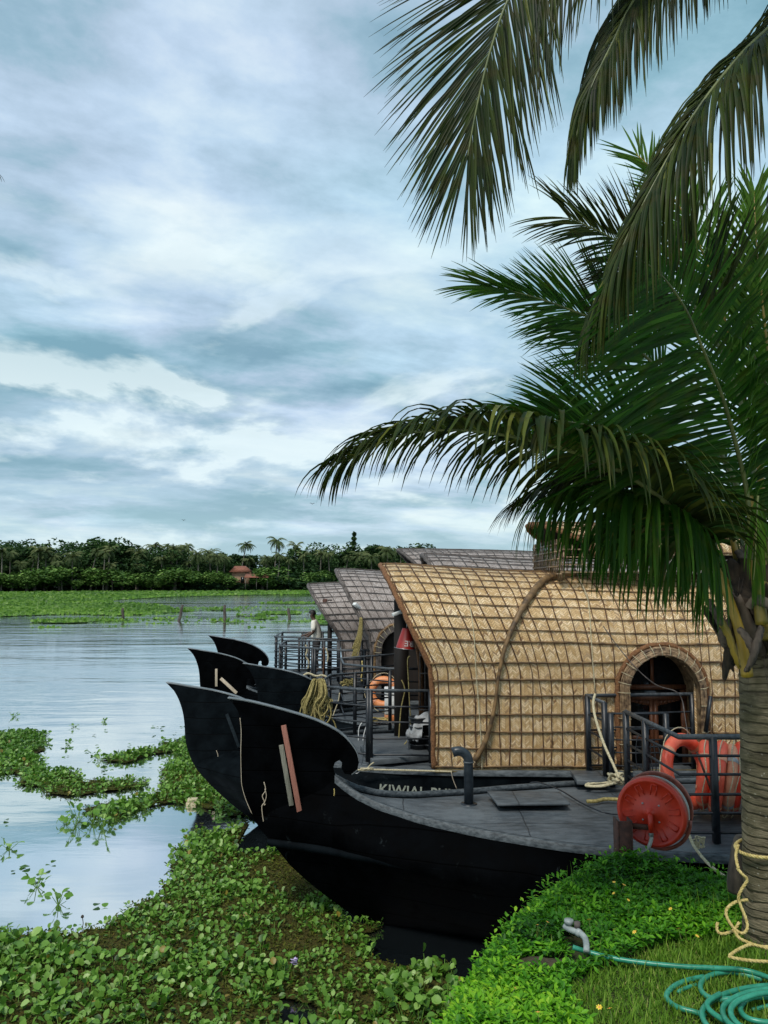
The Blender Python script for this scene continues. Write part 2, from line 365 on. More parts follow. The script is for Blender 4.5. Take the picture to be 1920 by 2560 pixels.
class MB:
    def __init__(s): s.v = []; s.f = []; s.c = []; s.uv = []
    def add(s, vs, fs, var=.5):
        b = len(s.v); s.v += [tuple(p) for p in vs]; s.f += [tuple(b+i for i in f) for f in fs]; s.c += [var]*len(vs); return s
    def box(s, a, b):
        x0, y0, z0 = a; x1, y1, z1 = b
        return s.add([(x0,y0,z0),(x1,y0,z0),(x1,y1,z0),(x0,y1,z0),(x0,y0,z1),(x1,y0,z1),(x1,y1,z1),(x0,y1,z1)],
                     [(0,3,2,1),(4,5,6,7),(0,1,5,4),(1,2,6,5),(2,3,7,6),(3,0,4,7)])
    def bar(s, a, b, w, h, up=(0, 0, 1)):           # rectangular bar from a to b
        a, b = Vector(a), Vector(b); t = (b-a).normalized(); sd = t.cross(Vector(up))
        if sd.length < 1e-4: sd = t.cross(Vector((1, 0, 0)))
        sd.normalize(); u = sd.cross(t)
        vs = [p+sd*w/2*i+u*h/2*j for p in (a, b) for i, j in ((-1,-1),(1,-1),(1,1),(-1,1))]
        return s.add(vs, [(3,2,1,0),(4,5,6,7),(0,1,5,4),(1,2,6,5),(2,3,7,6),(3,0,4,7)])
    def tube(s, pts, r, n=6, cap=True, closed=False, var=.5):
        pts = [Vector(p) for p in pts]
        k = len(pts)
        rs = r if isinstance(r, (list, tuple, np.ndarray)) else [r]*k
        vs = []; fs = []; ref = None
        for i, p in enumerate(pts):
            if closed: t = pts[(i+1) % k]-pts[i-1]
            else: t = pts[min(i+1, k-1)]-pts[max(i-1, 0)]
            if t.length < 1e-7: t = Vector((0, 0, 1))
            t.normalize()
            if ref is None:
                ref = t.cross(Vector((0, 0, 1)))
                if ref.length < .2: ref = t.cross(Vector((0, 1, 0)))
            ref = ref-t*ref.dot(t)
            if ref.length < 1e-6: ref = t.orthogonal()
            ref.normalize(); q = t.cross(ref)
            for j in range(n):
                a = 2*math.pi*j/n; vs.append(p+(ref*math.cos(a)+q*math.sin(a))*rs[i])
        for i in range(k if closed else k-1):
            for j in range(n):
                a = i*n+j; b = i*n+(j+1) % n; c = ((i+1) % k)*n+(j+1) % n; d = ((i+1) % k)*n+j
                fs.append((a, b, c, d))
        if cap and not closed:
            fs.append(tuple(range(n-1, -1, -1))); fs.append(tuple((k-1)*n+j for j in range(n)))
        return s.add(vs, fs, var)
    def grid(s, rows, closed=False, var=.5):
        n = len(rows[0]); vs = [p for r in rows for p in r]; fs = []
        for i in range(len(rows)-1):
            for j in range(n if closed else n-1):
                fs.append((i*n+j, i*n+(j+1) % n, (i+1)*n+(j+1) % n, (i+1)*n+j))
        return s.add(vs, fs, var)
    def lathe(s, c, prof, n=24, axis='z', tilt=None):
        c = Vector(c); rows = []
        for r, h in prof:
            row = []
            for j in range(n):
                a = 2*math.pi*j/n
                if axis == 'z': v = Vector((r*math.cos(a), r*math.sin(a), h))
                elif axis == 'y': v = Vector((r*math.cos(a), h, r*math.sin(a)))
                else: v = Vector((h, r*math.cos(a), r*math.sin(a)))
                if tilt is not None: v = tilt @ v
                row.append(c+v)
            rows.append(row)
        return s.grid(rows, True)
    def prism(s, poly, y0, y1):                     # poly in x,z ; thickness along y
        n = len(poly)
        vs = [(x, y0, z) for x, z in poly]+[(x, y1, z) for x, z in poly]
        fs = [tuple(range(n)), tuple(range(2*n-1, n-1, -1))]+[(i, i+n, (i+1) % n+n, (i+1) % n) for i in range(n)]
        return s.add(vs, fs)
    def build(s, name, mat, parent=None, smooth=False, loc=None, bevel=0):
        me = np_mesh(name, s.v, s.f, s.c, None, smooth)
        if bevel or len(s.f) < 4000:
            import bmesh
            bm = bmesh.new(); bm.from_mesh(me); bmesh.ops.recalc_face_normals(bm, faces=bm.faces); bm.to_mesh(me); bm.free()
        o = link(name, me, mat, parent, loc)
        if bevel:
            md = o.modifiers.new('bevel', 'BEVEL'); md.width = bevel; md.segments = 2; md.limit_method = 'ANGLE'
        return o
def thing(mb, name, mat, label, cat, group=None, smooth=False, kind=None, bevel=0):
    return tag(mb.build(name, mat, None, smooth, None, bevel), label, cat, group, kind)
def smooth_path(pts, n=8, closed=False):
    pts = [Vector(p) for p in pts]; k = len(pts); res = []
    for i in range(k if closed else k-1):
        if closed: p0, p1, p2, p3 = pts[i-1], pts[i], pts[(i+1) % k], pts[(i+2) % k]
        else: p0, p1, p2, p3 = pts[max(i-1, 0)], pts[i], pts[i+1], pts[min(i+2, k-1)]
        for j in range(n):
            t = j/n
            res.append(.5*((2*p1)+(-p0+p2)*t+(2*p0-5*p1+4*p2-p3)*t*t+(-p0+3*p1-3*p2+p3)*t**3))
    if not closed: res.append(pts[-1])
    return res
def ropeify(mb, path, r, strands=3, pitch=.06, n=5):
    """a laid rope: strands twisted round the path"""
    path = [Vector(p) for p in path]
    L = [0.]
    for a, b in zip(path, path[1:]): L.append(L[-1]+(b-a).length)
    m = max(8, int(L[-1]/(pitch/5))); xs = np.linspace(0, L[-1], m)
    arr = np.array([tuple(p) for p in path]); q = np.stack([np.interp(xs, L, arr[:, i]) for i in range(3)], 1)
    for k in range(strands):
        pts = []; ref = None
        for i in range(m):
            t = Vector(q[min(i+1, m-1)]-q[max(i-1, 0)]).normalized()
            if ref is None: ref = t.orthogonal()
            ref = (ref-t*ref.dot(t)).normalized(); o = t.cross(ref); a = xs[i]/pitch*2*math.pi+k*2*math.pi/strands
            pts.append(Vector(q[i])+(ref*math.cos(a)+o*math.sin(a))*r*.5)
        mb.tube(pts, r*.6, n)
    return mb

# value noise for masks
_tab = rng.random((256, 256))
def vnoise(x, y, s=1., seed=0):
    x = np.asarray(x)*s+seed*17.3; y = np.asarray(y)*s+seed*7.7
    xi = np.floor(x).astype(int); yi = np.floor(y).astype(int); fx = x-xi; fy = y-yi
    fx = fx*fx*(3-2*fx); fy = fy*fy*(3-2*fy)
    g = lambda a, b: _tab[a & 255, b & 255]
    return (g(xi, yi)*(1-fx)+g(xi+1, yi)*fx)*(1-fy)+(g(xi, yi+1)*(1-fx)+g(xi+1, yi+1)*fx)*fy
def fbm(x, y, s=1., seed=0, o=4):
    r = 0; a = .5; t = 0
    for i in range(o): r = r+a*vnoise(x, y, s*2**i, seed+i); t += a; a *= .55
    return r/t
def inpoly(x, y, poly):
    x = np.asarray(x); y = np.asarray(y); c = np.zeros(x.shape, bool); n = len(poly)
    for i in range(n):
        x0, y0 = poly[i][:2]; x1, y1 = poly[i-1][:2]
        cond = ((y0 > y) != (y1 > y)) & (x < (x1-x0)*(y-y0)/(y1-y0+1e-12)+x0)
        c ^= cond
    return c
def polydist(x, y, poly):      # signed distance, positive inside
    d = np.full(np.shape(x), 1e9); n = len(poly)
    for i in range(n):
        a = np.array(poly[i][:2], float); b = np.array(poly[i-1][:2], float); ab = b-a
        t = np.clip(((x-a[0])*ab[0]+(y-a[1])*ab[1])/(ab@ab+1e-12), 0, 1)
        d = np.minimum(d, np.hypot(x-a[0]-t*ab[0], y-a[1]-t*ab[1]))
    return np.where(inpoly(x, y, poly), d, -d)
def rotmats(yaw, tilt, roll=None):
    """Rz(yaw) @ Rx(tilt) (@ Ry(roll))"""
    cy, sy = np.cos(yaw), np.sin(yaw); ct, st = np.cos(tilt), np.sin(tilt); o = np.zeros_like(yaw); i = np.ones_like(yaw)
    Z = np.stack([np.stack([cy, -sy, o], -1), np.stack([sy, cy, o], -1), np.stack([o, o, i], -1)], -2)
    X = np.stack([np.stack([i, o, o], -1), np.stack([o, ct, -st], -1), np.stack([o, st, ct], -1)], -2)
    m = Z @ X
    if roll is not None:
        cr, sr = np.cos(roll), np.sin(roll)
        Y = np.stack([np.stack([cr, o, sr], -1), np.stack([o, i, o], -1), np.stack([-sr, o, cr], -1)], -2); m = m @ Y
    return m
def scatter(T, F, pos, mats, scale, var):
    """instances of template T (k,3), faces F (m,q)"""
    T = np.asarray(T, float); F = np.asarray(F, int); n = len(pos); k = len(T)
    sc_ = np.asarray(scale); sc_ = sc_[:, None, None] if sc_.ndim == 1 else sc_[:, None, :]
    V = np.einsum('nij,nkj->nki', mats, T[None]*sc_)+pos[:, None, :]
    FF = F[None]+(np.arange(n)*k)[:, None, None]
    return V.reshape(-1, 3), FF.reshape(-1, F.shape[1]), np.repeat(var, k)
def cat_np(parts):
    Vs, Fs, Cs = [], [], []; b = 0
    for V, F, C in parts: Vs.append(V); Fs.append(F+b); Cs.append(C); b += len(V)
    return np.concatenate(Vs), np.concatenate(Fs), np.concatenate(Cs)

# ================================================================== SETTING: water and far bank
me = np_mesh('lake', [(-4000, -40, 0), (4000, -40, 0), (4000, 6000, 0), (-4000, 6000, 0)], [(0, 1, 2, 3)])
tag(link('lake', me, M['water'], loc=(0, 0, 0)), kind='structure')
SHORE = 216
def shore_off(x): return np.interp(x, [-120, -20, 60], [-34, -2, 18])
def shore_y(x): return SHORE+shore_off(x)+5*np.sin(np.asarray(x)*.06)+3*np.sin(np.asarray(x)*.17+1)
xs = np.linspace(-700, 700, 141); rows = []
for dy, z in ((0, -.3), (.6, .25), (8, .8), (60, 1.0), (3000, 1.0)):
    rows.append([(x, float(shore_y(x))+dy, z) for x in xs])
mb = MB().grid(rows); tag(mb.build('far_bank', M['farland'], loc=(0, SHORE, 0)), kind='structure')
# lake bed so that the water sheet is not the ground of everything
mb = MB().grid([[(x, y, -1.5-.3*math.sin(x)) for x in (-4000, 0, 4000)] for y in (-60, 0, 6000)])
tag(mb.build('lake_bed', M['soil'], loc=(0, 0, -2)), kind='structure')

# ------------------------------------------------------------------ far trees (shared meshes, each tree its own object)
def far_palm_mesh(seed, lean=.6, H=11., spread=3.2, nf=22):
    r = random.Random(seed); tr = MB()
    top = Vector((lean, r.uniform(-.3, .3), H))
    path = smooth_path([(0, 0, -.5), (lean*.15, 0, H*.35), (lean*.55, 0, H*.7), top], 5)
    tr.tube(path, list(np.linspace(.24, .13, len(path))), 7)
    cr = MB()
    for i in range(nf):
        az = i*2.4+r.uniform(-.2, .2); el = r.uniform(-.5, 1.25); L = spread*r.uniform(.8, 1.12)
        d = Vector((math.cos(az), math.sin(az), 0)); pts = []
        p = top.copy(); e = el
        for k in range(7):
            pts.append(p.copy()); p = p+(d*math.cos(e)+Vector((0, 0, math.sin(e))))*L/6; e -= .26+.08*r.random()
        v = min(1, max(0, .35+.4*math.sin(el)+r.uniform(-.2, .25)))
        sd = d.cross(Vector((0, 0, 1)))
        for k in range(1, 7):
            for q in (0, .5):
                a = pts[k-1].lerp(pts[k], q); t = (pts[k]-pts[k-1]).normalized()
                ll = L*.26*math.sin(min(1, (k+q)/6.5)*math.pi*.8+.4)
                for s in (-1, 1):
                    w = t*.17; tip = a+sd*s*ll*.8+t*ll*.45+Vector((0, 0, -ll*r.uniform(.3, .75)))
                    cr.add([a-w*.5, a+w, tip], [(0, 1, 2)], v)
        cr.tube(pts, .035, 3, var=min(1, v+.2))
    return (np_mesh('trunk', tr.v, tr.f, tr.c, smooth=True), np_mesh('crown', cr.v, cr.f, cr.c))
def far_tree_mesh(seed, H=9., W=4.2, n=2400, conical=False, leaf=.34):
    g = np.random.default_rng(seed); r = random.Random(seed); tr = MB()
    tr.tube(smooth_path([(0, 0, -.5), (r.uniform(-.3, .3), 0, H*.3), (r.uniform(-.5, .5), 0, H*.75)], 4), list(np.linspace(.28, .1, 9)), 6)
    lobes = []
    if conical:
        for k in range(9): z = H*(.3+.7*k/8); w = W*.5*(1-k/9.)+.2; lobes += [(g.uniform(-.2, .2), g.uniform(-.2, .2), z, w, .5)]
    else:
        for k in range(13):
            a = g.uniform(0, 6.28); rr = W*g.uniform(0, .75)**.8; z = H*g.uniform(.38, .86)
            s = W*g.uniform(.25, .48); lobes.append((rr*math.cos(a), rr*math.sin(a), z, s, s*.75))
            if k < 6: tr.tube([(0, 0, H*.35), (rr*math.cos(a)*.9, rr*math.sin(a)*.9, z)], [.1, .04], 4)
    lobes = np.array(lobes); pk = g.integers(0, len(lobes), n); u = g.normal(size=(n, 3)); u /= np.linalg.norm(u, axis=1)[:, None]
    rad = g.uniform(.55, 1.08, n)**.6
    pos = lobes[pk, :3]+u*rad[:, None]*np.stack([lobes[pk, 3], lobes[pk, 3], lobes[pk, 4]], 1)
    pos[:, 2] = np.maximum(pos[:, 2], .1)
    T = [(-.5, 0, 0), (0, -.28, .06), (.55, 0, 0), (0, .28, .06)]
    V, F, C = scatter(T, [(0, 1, 2, 3)], pos, rotmats(g.uniform(0, 6.28, n), g.uniform(-1.1, 1.1, n), g.uniform(-.8, .8, n)), g.uniform(.7, 1.5, n)*leaf*1.5,
                      np.clip(g.normal(.38, .2, n)+(pk % 4)*.09, 0, 1))
    return (np_mesh('trunk', tr.v, tr.f, tr.c, smooth=True), np_mesh('crown', V, F, C))
FP = [far_palm_mesh(40+i, [.8, -.6, 1.6, .2][i], [11, 10, 12, 9][i], [3.4, 3.0, 3.3, 3.6][i], [24, 20, 22, 26][i]) for i in range(4)]
FT = [far_tree_mesh(60+i, [9, 8, 10, 7.5][i], [3.9, 4.6, 3.4, 4.4][i]) for i in range(4)]
FB = [far_tree_mesh(80+i, 4.2, 3.6, 1500, leaf=.3) for i in range(2)]
FC = [far_tree_mesh(90, 12, 3.2, 1400, True)]
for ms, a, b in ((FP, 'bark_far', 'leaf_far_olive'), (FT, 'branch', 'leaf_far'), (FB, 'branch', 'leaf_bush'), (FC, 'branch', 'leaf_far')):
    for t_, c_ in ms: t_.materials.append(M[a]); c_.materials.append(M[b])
plant = []      # (kind, px, Y, height in src px above the shore line, variant)
def px_x(px, Y): return (px-960)/1920*Y*1.004
used_places = []
def landmark(px):
    for lim, s in ((70, 'at the left edge'), (190, 'left of the mooring stakes'), (300, 'above the leftmost stake'),
                   (380, 'between the first two stakes'), (470, 'above the leaning stake'), (545, 'left of the red house'), (650, 'by the red house'),
                   (740, 'right of the red house'), (860, 'above the grey thatched cabins'), (980, 'behind the tan cabin tip'), (9999, 'hidden behind the boats')):
        if px < lim: return s
cnt = {}
def far_tree(kind, px, top_px, Y, var, label=None):
    """top_px: height of the crown's top in the photograph"""
    Y = Y+float(shore_off(px_x(px, Y)))
    h = P(px, top_px, Y).z-.7
    ms, base_h, nm, cat, grp = {'palm': (FP, [13.6, 12.6, 14.6, 11.8], 'coconut_palm', 'palm tree', 'coconut palms on the far bank'),
                       'tree': (FT, [10, 8.6, 11, 8.2], 'broadleaf_tree', 'tree', 'broadleaf trees on the far bank'),
                       'bush': (FB, [4.3, 4.3], 'waterside_bush', 'bush', 'bushes along the far shore'),
                       'cone': (FC, [12.6], 'conifer_tree', 'tree', None)}[kind]
    var %= len(ms); s = h/base_h[var]
    o = bpy.data.objects.new(nm, None); COL.objects.link(o); o.location = (px_x(px, Y), Y, .7)
    w = s*rnd.uniform(.9, 1.15) if kind != 'bush' else s*rnd.uniform(1.1, 1.7)
    if kind == 'palm': w = max(.75, min(1.15, s))
    o.scale = (w, w, s); o.rotation_euler = (0, 0, rnd.uniform(0, 6.28))
    k = (kind, landmark(px)); cnt.setdefault(k, []).append((o, px, top_px, Y))
    if label: o['label'] = label; cnt[k].pop()
    o['category'] = cat
    if grp: o['group'] = grp
    for nm2, me2 in zip(('trunk', 'crown'), ms[var]):
        c = bpy.data.objects.new(nm2, me2); COL.objects.link(c); c.parent = o
# named skyline trees, read off the photograph (source pixels: x, top y)
for px, ty, v, lab in ((688, 1325, 0, 'tallest coconut palm standing clear above the far treeline, right of the red-roofed house'),
                  (603, 1338, 2, 'coconut palm rising above the treeline over the red-roofed house'),
                  (738, 1340, 1, 'coconut palm with thin upright crown right of the tallest far palm'),
                  (484, 1343, 2, 'slim pale coconut palm standing clear left of the red-roofed house'),
                  (395, 1341, 0, 'wide-crowned coconut palm with a gap of sky beside it, above the leaning stake')):
    far_tree('palm', px, ty, 236, v, lab)
far_tree('cone', 884, 1328, 240, 0, 'dark spire-shaped tree poking above the treeline over the grey cabins')
for px, ty, v, lab in ((53, 1344, 1, 'round dark broadleaf crown near the left edge of the far treeline'),
                  (215, 1340, 0, 'feathery broad crown left of the tallest dark tree of the left half'),
                  (313, 1331, 2, 'tallest dark broadleaf tree in the left half of the far treeline'),
                  (245, 1333, 3, 'flat-topped light broadleaf tree beside the tallest dark tree'),
                  (948, 1336, 2, 'tall dark broadleaf tree just above the tan thatch tip'),
                  (1050, 1345, 0, 'broadleaf tree over the farthest thatched roof')):
    far_tree('tree', px, ty, 240, v, lab)
sky_pts = [(0, 1356), (50, 1350), (90, 1352), (130, 1345), (165, 1362), (200, 1345), (240, 1335), (290, 1342), (320, 1333), (350, 1352), (375, 1366), (400, 1345), (440, 1345), (465, 1362), (485, 1350),
           (530, 1352), (560, 1362), (605, 1350), (650, 1365), (690, 1362), (740, 1355), (780, 1358), (820, 1348), (860, 1352), (885, 1350), (910, 1356), (950, 1340), (990, 1350), (1030, 1352), (1070, 1350), (1110, 1356), (1500, 1360)]
skyx = [a for a, b in sky_pts]; skyy = [b for a, b in sky_pts]
def sky_at(px): return float(np.interp(px, skyx, skyy))
r = random.Random(5)
px = -60
while px < 1180:      # back row of broadleaf crowns
    far_tree('tree', px, sky_at(px)+r.uniform(2, 14), r.uniform(240, 252), r.randrange(4)); px += r.uniform(24, 40)
px = -45
while px < 1150:      # middle row, palms mixed in
    far_tree('tree', px, sky_at(px)+r.uniform(22, 50), r.uniform(228, 236), r.randrange(4)); px += r.uniform(30, 48)
for px, ty in ((8, 1352), (30, 1362), (100, 1352), (118, 1356), (80, 1378), (60, 1392), (140, 1372), (166, 1392), (232, 1358), (262, 1362), (275, 1350), (190, 1366), (285, 1398), (250, 1410), (345, 1358), (430, 1346), (448, 1352), (408, 1378), (500, 1362), (528, 1358),
               (543, 1370), (480, 1392), (350, 1400), (566, 1378), (625, 1382), (665, 1376), (655, 1392), (700, 1368), (720, 1384), (760, 1368), (800, 1362), (830, 1366), (860, 1376), (905, 1366), (925, 1372), (972, 1352), (1000, 1358), (1025, 1362), (1062, 1356), (1095, 1362)):
    far_tree('palm', px+r.uniform(-4, 4), ty, r.uniform(222, 232), r.randrange(4))
px = -40
while px < 1130:      # bushes along the water
    if not 575 < px < 640: far_tree('bush', px, 1416+36*r.random()**.7, r.uniform(219, 226), r.randrange(2))
    px += r.uniform(15, 44)
ORD = ['first', 'second', 'third', 'fourth', 'fifth', 'sixth', 'seventh', 'eighth', 'ninth', 'tenth', 'eleventh', 'twelfth']
for (kind, lm), L in cnt.items():
    L.sort(key=lambda q: q[1]); noun = {'palm': 'coconut palm', 'tree': 'dark broadleaf tree', 'bush': 'low green waterside bush', 'cone': 'spire tree'}[kind]
    hid = lm == 'hidden behind the boats'
    for i, (o, a, b, c) in enumerate(L):
        c = c-float(shore_off(px_x(a, c))); row = '' if kind != 'tree' else (' in back' if c > 237 else ' in front')
        if hid: o['label'] = f'{noun} of the far treeline mostly hidden behind the houseboats'
        elif len(L) == 1: o['label'] = f'{noun} on the far bank {lm}'
        elif kind == 'tree':
            S = [q for q in L if (q[3]-float(shore_off(px_x(q[1], q[3]))) > 237) == (c > 237)]; j = S.index(L[i])
            o['label'] = f'{noun}{row} {lm}' + ('' if len(S) == 1 else ', ' + ORD[j] + ' from left there')
        else: o['label'] = f'{noun} {lm}, {ORD[i]} from the left there'
# undergrowth filling the wood's foot and heart
n = 26000; g = np.random.default_rng(3)
x = g.uniform(-135, 75, n); y = shore_y(x)+3+g.uniform(0, 1, n)**1.6*34; hh = np.interp(y-shore_y(x), [3, 12, 36], [2.6, 6.0, 9.3])
hh = hh*(.55+.8*fbm(x, y*.3, .16, 3)); z = .3+hh*g.uniform(0, 1, n)**.7; y = y+2
V, F, C = scatter([(-.5, 0, 0), (0, -.3, .08), (.55, 0, 0), (0, .3, .08)], [(0, 1, 2, 3)], np.stack([x, y, z], 1), rotmats(g.uniform(0, 6.28, n), g.uniform(-1.2, 1.2, n), g.uniform(-.7, .7, n)), g.uniform(.9, 1.9, n), np.clip(g.normal(.25, .18, n), 0, 1))
o = link('undergrowth', np_mesh('undergrowth', V, F, C), M['leaf_far'], loc=(0, SHORE+10, 0))
tag(o, 'dense dark undergrowth filling the far wood between the trees', 'undergrowth', None, 'stuff')

# red-roofed house on the far bank
hc = P(607, 1440, 226); hx = hc.x
root = empty('house', (hx, 228, .8), 'small house with a red tiled roof half hidden in the far wood', 'house')
MB().box((hx-2.8, 226, .8), (hx+2., 230.4, 5.65)).build('wall', M['plaster'], root)
rf = MB(); z0, z1 = 5.6, 7.3
rf.add([(hx-3.4, 225.2, z0), (hx+2.6, 225.2, z0), (hx+2.6, 231, z0), (hx-3.4, 231, z0), (hx-2.4, 228, z1), (hx+.6, 228, z1)], [(0, 1, 5, 4), (1, 2, 5), (2, 3, 4, 5), (3, 0, 4), (3, 2, 1, 0)])
rf.build('roof', M['tiles'], root)
pr = MB(); pr.add([(hx+1.5, 221.5, 4.1), (hx+8, 221.5, 4.1), (hx+8, 223.9, 5.1), (hx+1.5, 223.9, 5.1), (hx+1.5, 221.5, 4.0), (hx+8, 221.5, 4.0), (hx+8, 223.9, 5.0), (hx+1.5, 223.9, 5.0)], [(0, 1, 2, 3), (7, 6, 5, 4), (0, 4, 5, 1), (1, 5, 6, 2), (3, 2, 6, 7), (0, 3, 7, 4)])
pr.build('porch_roof', M['tiles'], root)
for xx in (hx+1.8, hx+4.8, hx+7.7): MB().box((xx-.1, 221.7, .8), (xx+.1, 221.9, 4.05)).build('post', M['bark_far'], root)
for xx in (hx-2.2, hx+.6):
    w = MB().box((xx-.5, 223.9, 2.6), (xx+.5, 224.05, 4.2)).build('window', M['glass'], root)

root.location = (hx*215/226, 215.5, .8)
# ------------------------------------------------------------------ mooring stakes far out
for px, py, top, dx, lab in ((307, 1552, 1520, 0, 'dark mooring stake standing upright in the lake, leftmost of four'), (447, 1553, 1512, 10, 'leaning dark mooring stake in the lake, at the edge of the green marsh'),
                        (561, 1556, 1512, 1, 'tallest straight mooring stake in open water, above the raised prows'), (724, 1552, 1520, -3, 'short mooring stake nearest to the grey thatched cabins')):
    b = G(px, py); t_ = P(px+dx, top, b.y); q = MB(); tt = t_-b
    pts = [b-tt*.4, b, b+tt*.35+Vector((.03, 0, 0)), b+tt*.7+Vector((-.02, 0, 0)), t_]; q.tube(pts, [.13, .13, .125, .12, .10], 8)
    thing(q, 'mooring_stake', M['branch'], lab, 'stake', 'mooring stakes far out in the lake')

# ================================================================== BOATS
# prow outline, metres from the tip (x aft, z up)
TOP_A = [(0, 0), (.14, -.02), (.27, -.045), (.515, -.105), (.777, -.18), (.97, -.25), (1.144, -.345), (1.25, -.44), (1.32, -.54), (1.345, -.64), (1.33, -.72), (1.27, -.765), (1.20, -.755), (1.165, -.70), (1.172, -.645), (1.145, -.62), (1.10, -.645), (1.08, -.71), (1.10, -.79)]
FRONT_A = [(.061, -.065), (.105, -.135), (.131, -.24), (.138, -.38), (.136, -.554), (.14, -.73), (.166, -.90), (.21, -1.06), (.27, -1.18), (.358, -1.305), (.498, -1.46), (.655, -1.65), (.865, -1.83), (1.11, -2.01), (1.39, -2.15), (1.62, -2.24), (2.1, -2.4), (3., -2.6)]
TOP_B = [(0, 0), (.15, -.022), (.3, -.048), (.65, -.105), (.95, -.18), (1.15, -.26), (1.32, -.36), (1.43, -.455), (1.5, -.56), (1.52, -.66), (1.50, -.73), (1.44, -.77), (1.37, -.76), (1.335, -.70), (1.342, -.65), (1.315, -.63), (1.27, -.655), (1.25, -.72), (1.27, -.80)]
FRONT_B = [(.11, -.11), (.18, -.23), (.24, -.40), (.27, -.57), (.285, -.76), (.326, -.93), (.41, -1.12), (.57, -1.32), (.77, -1.51), (.97, -1.68), (1.14, -1.80), (1.45, -2.0), (2.1, -2.2), (3., -2.4)]
def smooth01(t): t = np.clip(t, 0, 1); return t*t*(3-2*t)

def hull(root, tx, Yc, tz, TOP, FRONT, wprof, gprof, xend, mat_prow, mat_hull, deck_mat, strake=None):
    """tx,tz: prow tip; wprof,gprof: (x from the notch, half width / deck height)"""
    top = smooth_path([(x, 0, z) for x, z in TOP[:10]], 4)+[Vector((x, 0, z)) for x, z in TOP[10:]]
    fr = smooth_path([(x, 0, z) for x, z in FRONT], 3)
    notch = TOP[-1]; nx, nz = tx+notch[0], tz+notch[1]
    poly = [(tx+p.x, tz+p.z) for p in top]+[(nx+.25, nz-.35), (nx+.5, nz-.75), (tx+fr[-1].x, tz+fr[-1].z)]+[(tx+p.x, tz+p.z) for p in reversed(fr[:-1])]
    pw = MB().prism(poly, Yc-.035, Yc+.035).build('prow', mat_prow, root, bevel=.006)
    # pale strip along the top edge, its catch of light painted as colour
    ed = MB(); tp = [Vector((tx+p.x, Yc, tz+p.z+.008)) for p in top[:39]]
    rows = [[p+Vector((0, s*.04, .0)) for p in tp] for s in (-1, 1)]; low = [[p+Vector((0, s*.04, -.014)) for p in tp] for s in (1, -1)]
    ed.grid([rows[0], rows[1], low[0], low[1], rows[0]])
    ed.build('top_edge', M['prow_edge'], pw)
    fz = np.array([tz+p.z for p in fr][::-1]); fx = np.array([tx+p.x for p in fr][::-1])
    def stem_x(z):
        s = float(np.interp(z, fz, fx))
        zj = min(.95, nz-.35)
        if z > zj: sj = float(np.interp(zj, fz, fx)); return sj+(nx-sj)*smooth01((z-zj)/(nz-zj))
        return s
    wx, ww = zip(*wprof); gx, gg = zip(*gprof)
    W = lambda d: float(np.interp(d, wx, ww)); Gz = lambda x: float(np.interp(x-nx, gx, gg))
    zb = -.35; NV = 16; NU = 46
    vs = list(np.linspace(0, 1, NV+1))
    for side in (-1, 1):
        mb = MB(); rows = []
        for v in vs:
            zs = nz-(nz-zb)*v; xs_ = stem_x(zs); row = []
            for i in range(NU+1):
                u = (i/NU)**1.7; x = xs_+(xend-xs_)*u
                z = Gz(x)-(Gz(x)-zb)*v
                if x < nx: z = zs+(Gz(nx)-nz)*(1-v)
                k = 1-.28*v
                hw = .033+W((x-xs_)*k)*(1-.05*v-.62*max(0, v-.55)**1.6*2)
                if v == 0: hw = .033+W(x-nx)
                row.append(Vector((x, Yc+side*hw, z)))
            rows.append(row)
        mb.grid(rows); mb.build('hull_side', mat_hull, root, smooth=True)
    # deck
    dk = MB(); rows = []
    X = [nx+(xend-nx)*(i/50)**1.4 for i in range(51)]
    for x in X:
        w = W(x-nx)+.02; z = Gz(x)
        rows.append([Vector((x, Yc+w*q, z-.045+.075*(1-q*q)*min(1, w))) for q in (-1, -.8, -.5, -.2, .2, .5, .8, 1)])
    dk.grid(rows); dk.build('deck', deck_mat, root, smooth=True)
    # gunwale: board on edge and flat cap
    for side in (-1, 1):
        gw = MB(); a = []; 
        for x in X:
            w = W(x-nx)+.045; z = Gz(x); a.append((x, Yc+side*w, z))
        o1 = [Vector((x, y+side*.012, z-.05)) for x, y, z in a]; o2 = [Vector((x, y+side*.012, z+.018)) for x, y, z in a]
        o3 = [Vector((x, y-side*.038, z+.022)) for x, y, z in a]; o4 = [Vector((x, y-side*.038, z-.03)) for x, y, z in a]
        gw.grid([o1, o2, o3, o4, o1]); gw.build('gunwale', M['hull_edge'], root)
    if strake:
        z0, x1 = strake
        for side in (-1, 1):
            st = MB(); xs_ = stem_x(z0); c = []
            for i in range(24):
                x = xs_-.01+(x1-xs_)*i/23; v = (Gz(max(x, nx))-z0)/(Gz(max(x, nx))-zb); k = 1-.28*v
                hw = .033+W((x-xs_)*k)*(1-.05*v)
                c.append(Vector((x, Yc+side*(hw+.012), z0-.03*(i/23.))))
            tp_ = [.03*(1-(i/23)**3)-.012*(i/23)**6 for i in range(24)]; t_ = [p+Vector((0, side*w_, 0)) for p, w_ in zip(c, tp_)]; b = [p+Vector((0, side*w_, -.05)) for p, w_ in zip(c, tp_)]; e = [p+Vector((0, -side*.03, -.06)) for p in c]; c = [p+Vector((0, -side*.03, .02)) for p in c]
            st.grid([c, t_, b, e]); st.build('rub_rail', M['hull_mid'], root)
    return nx, nz, W, Gz

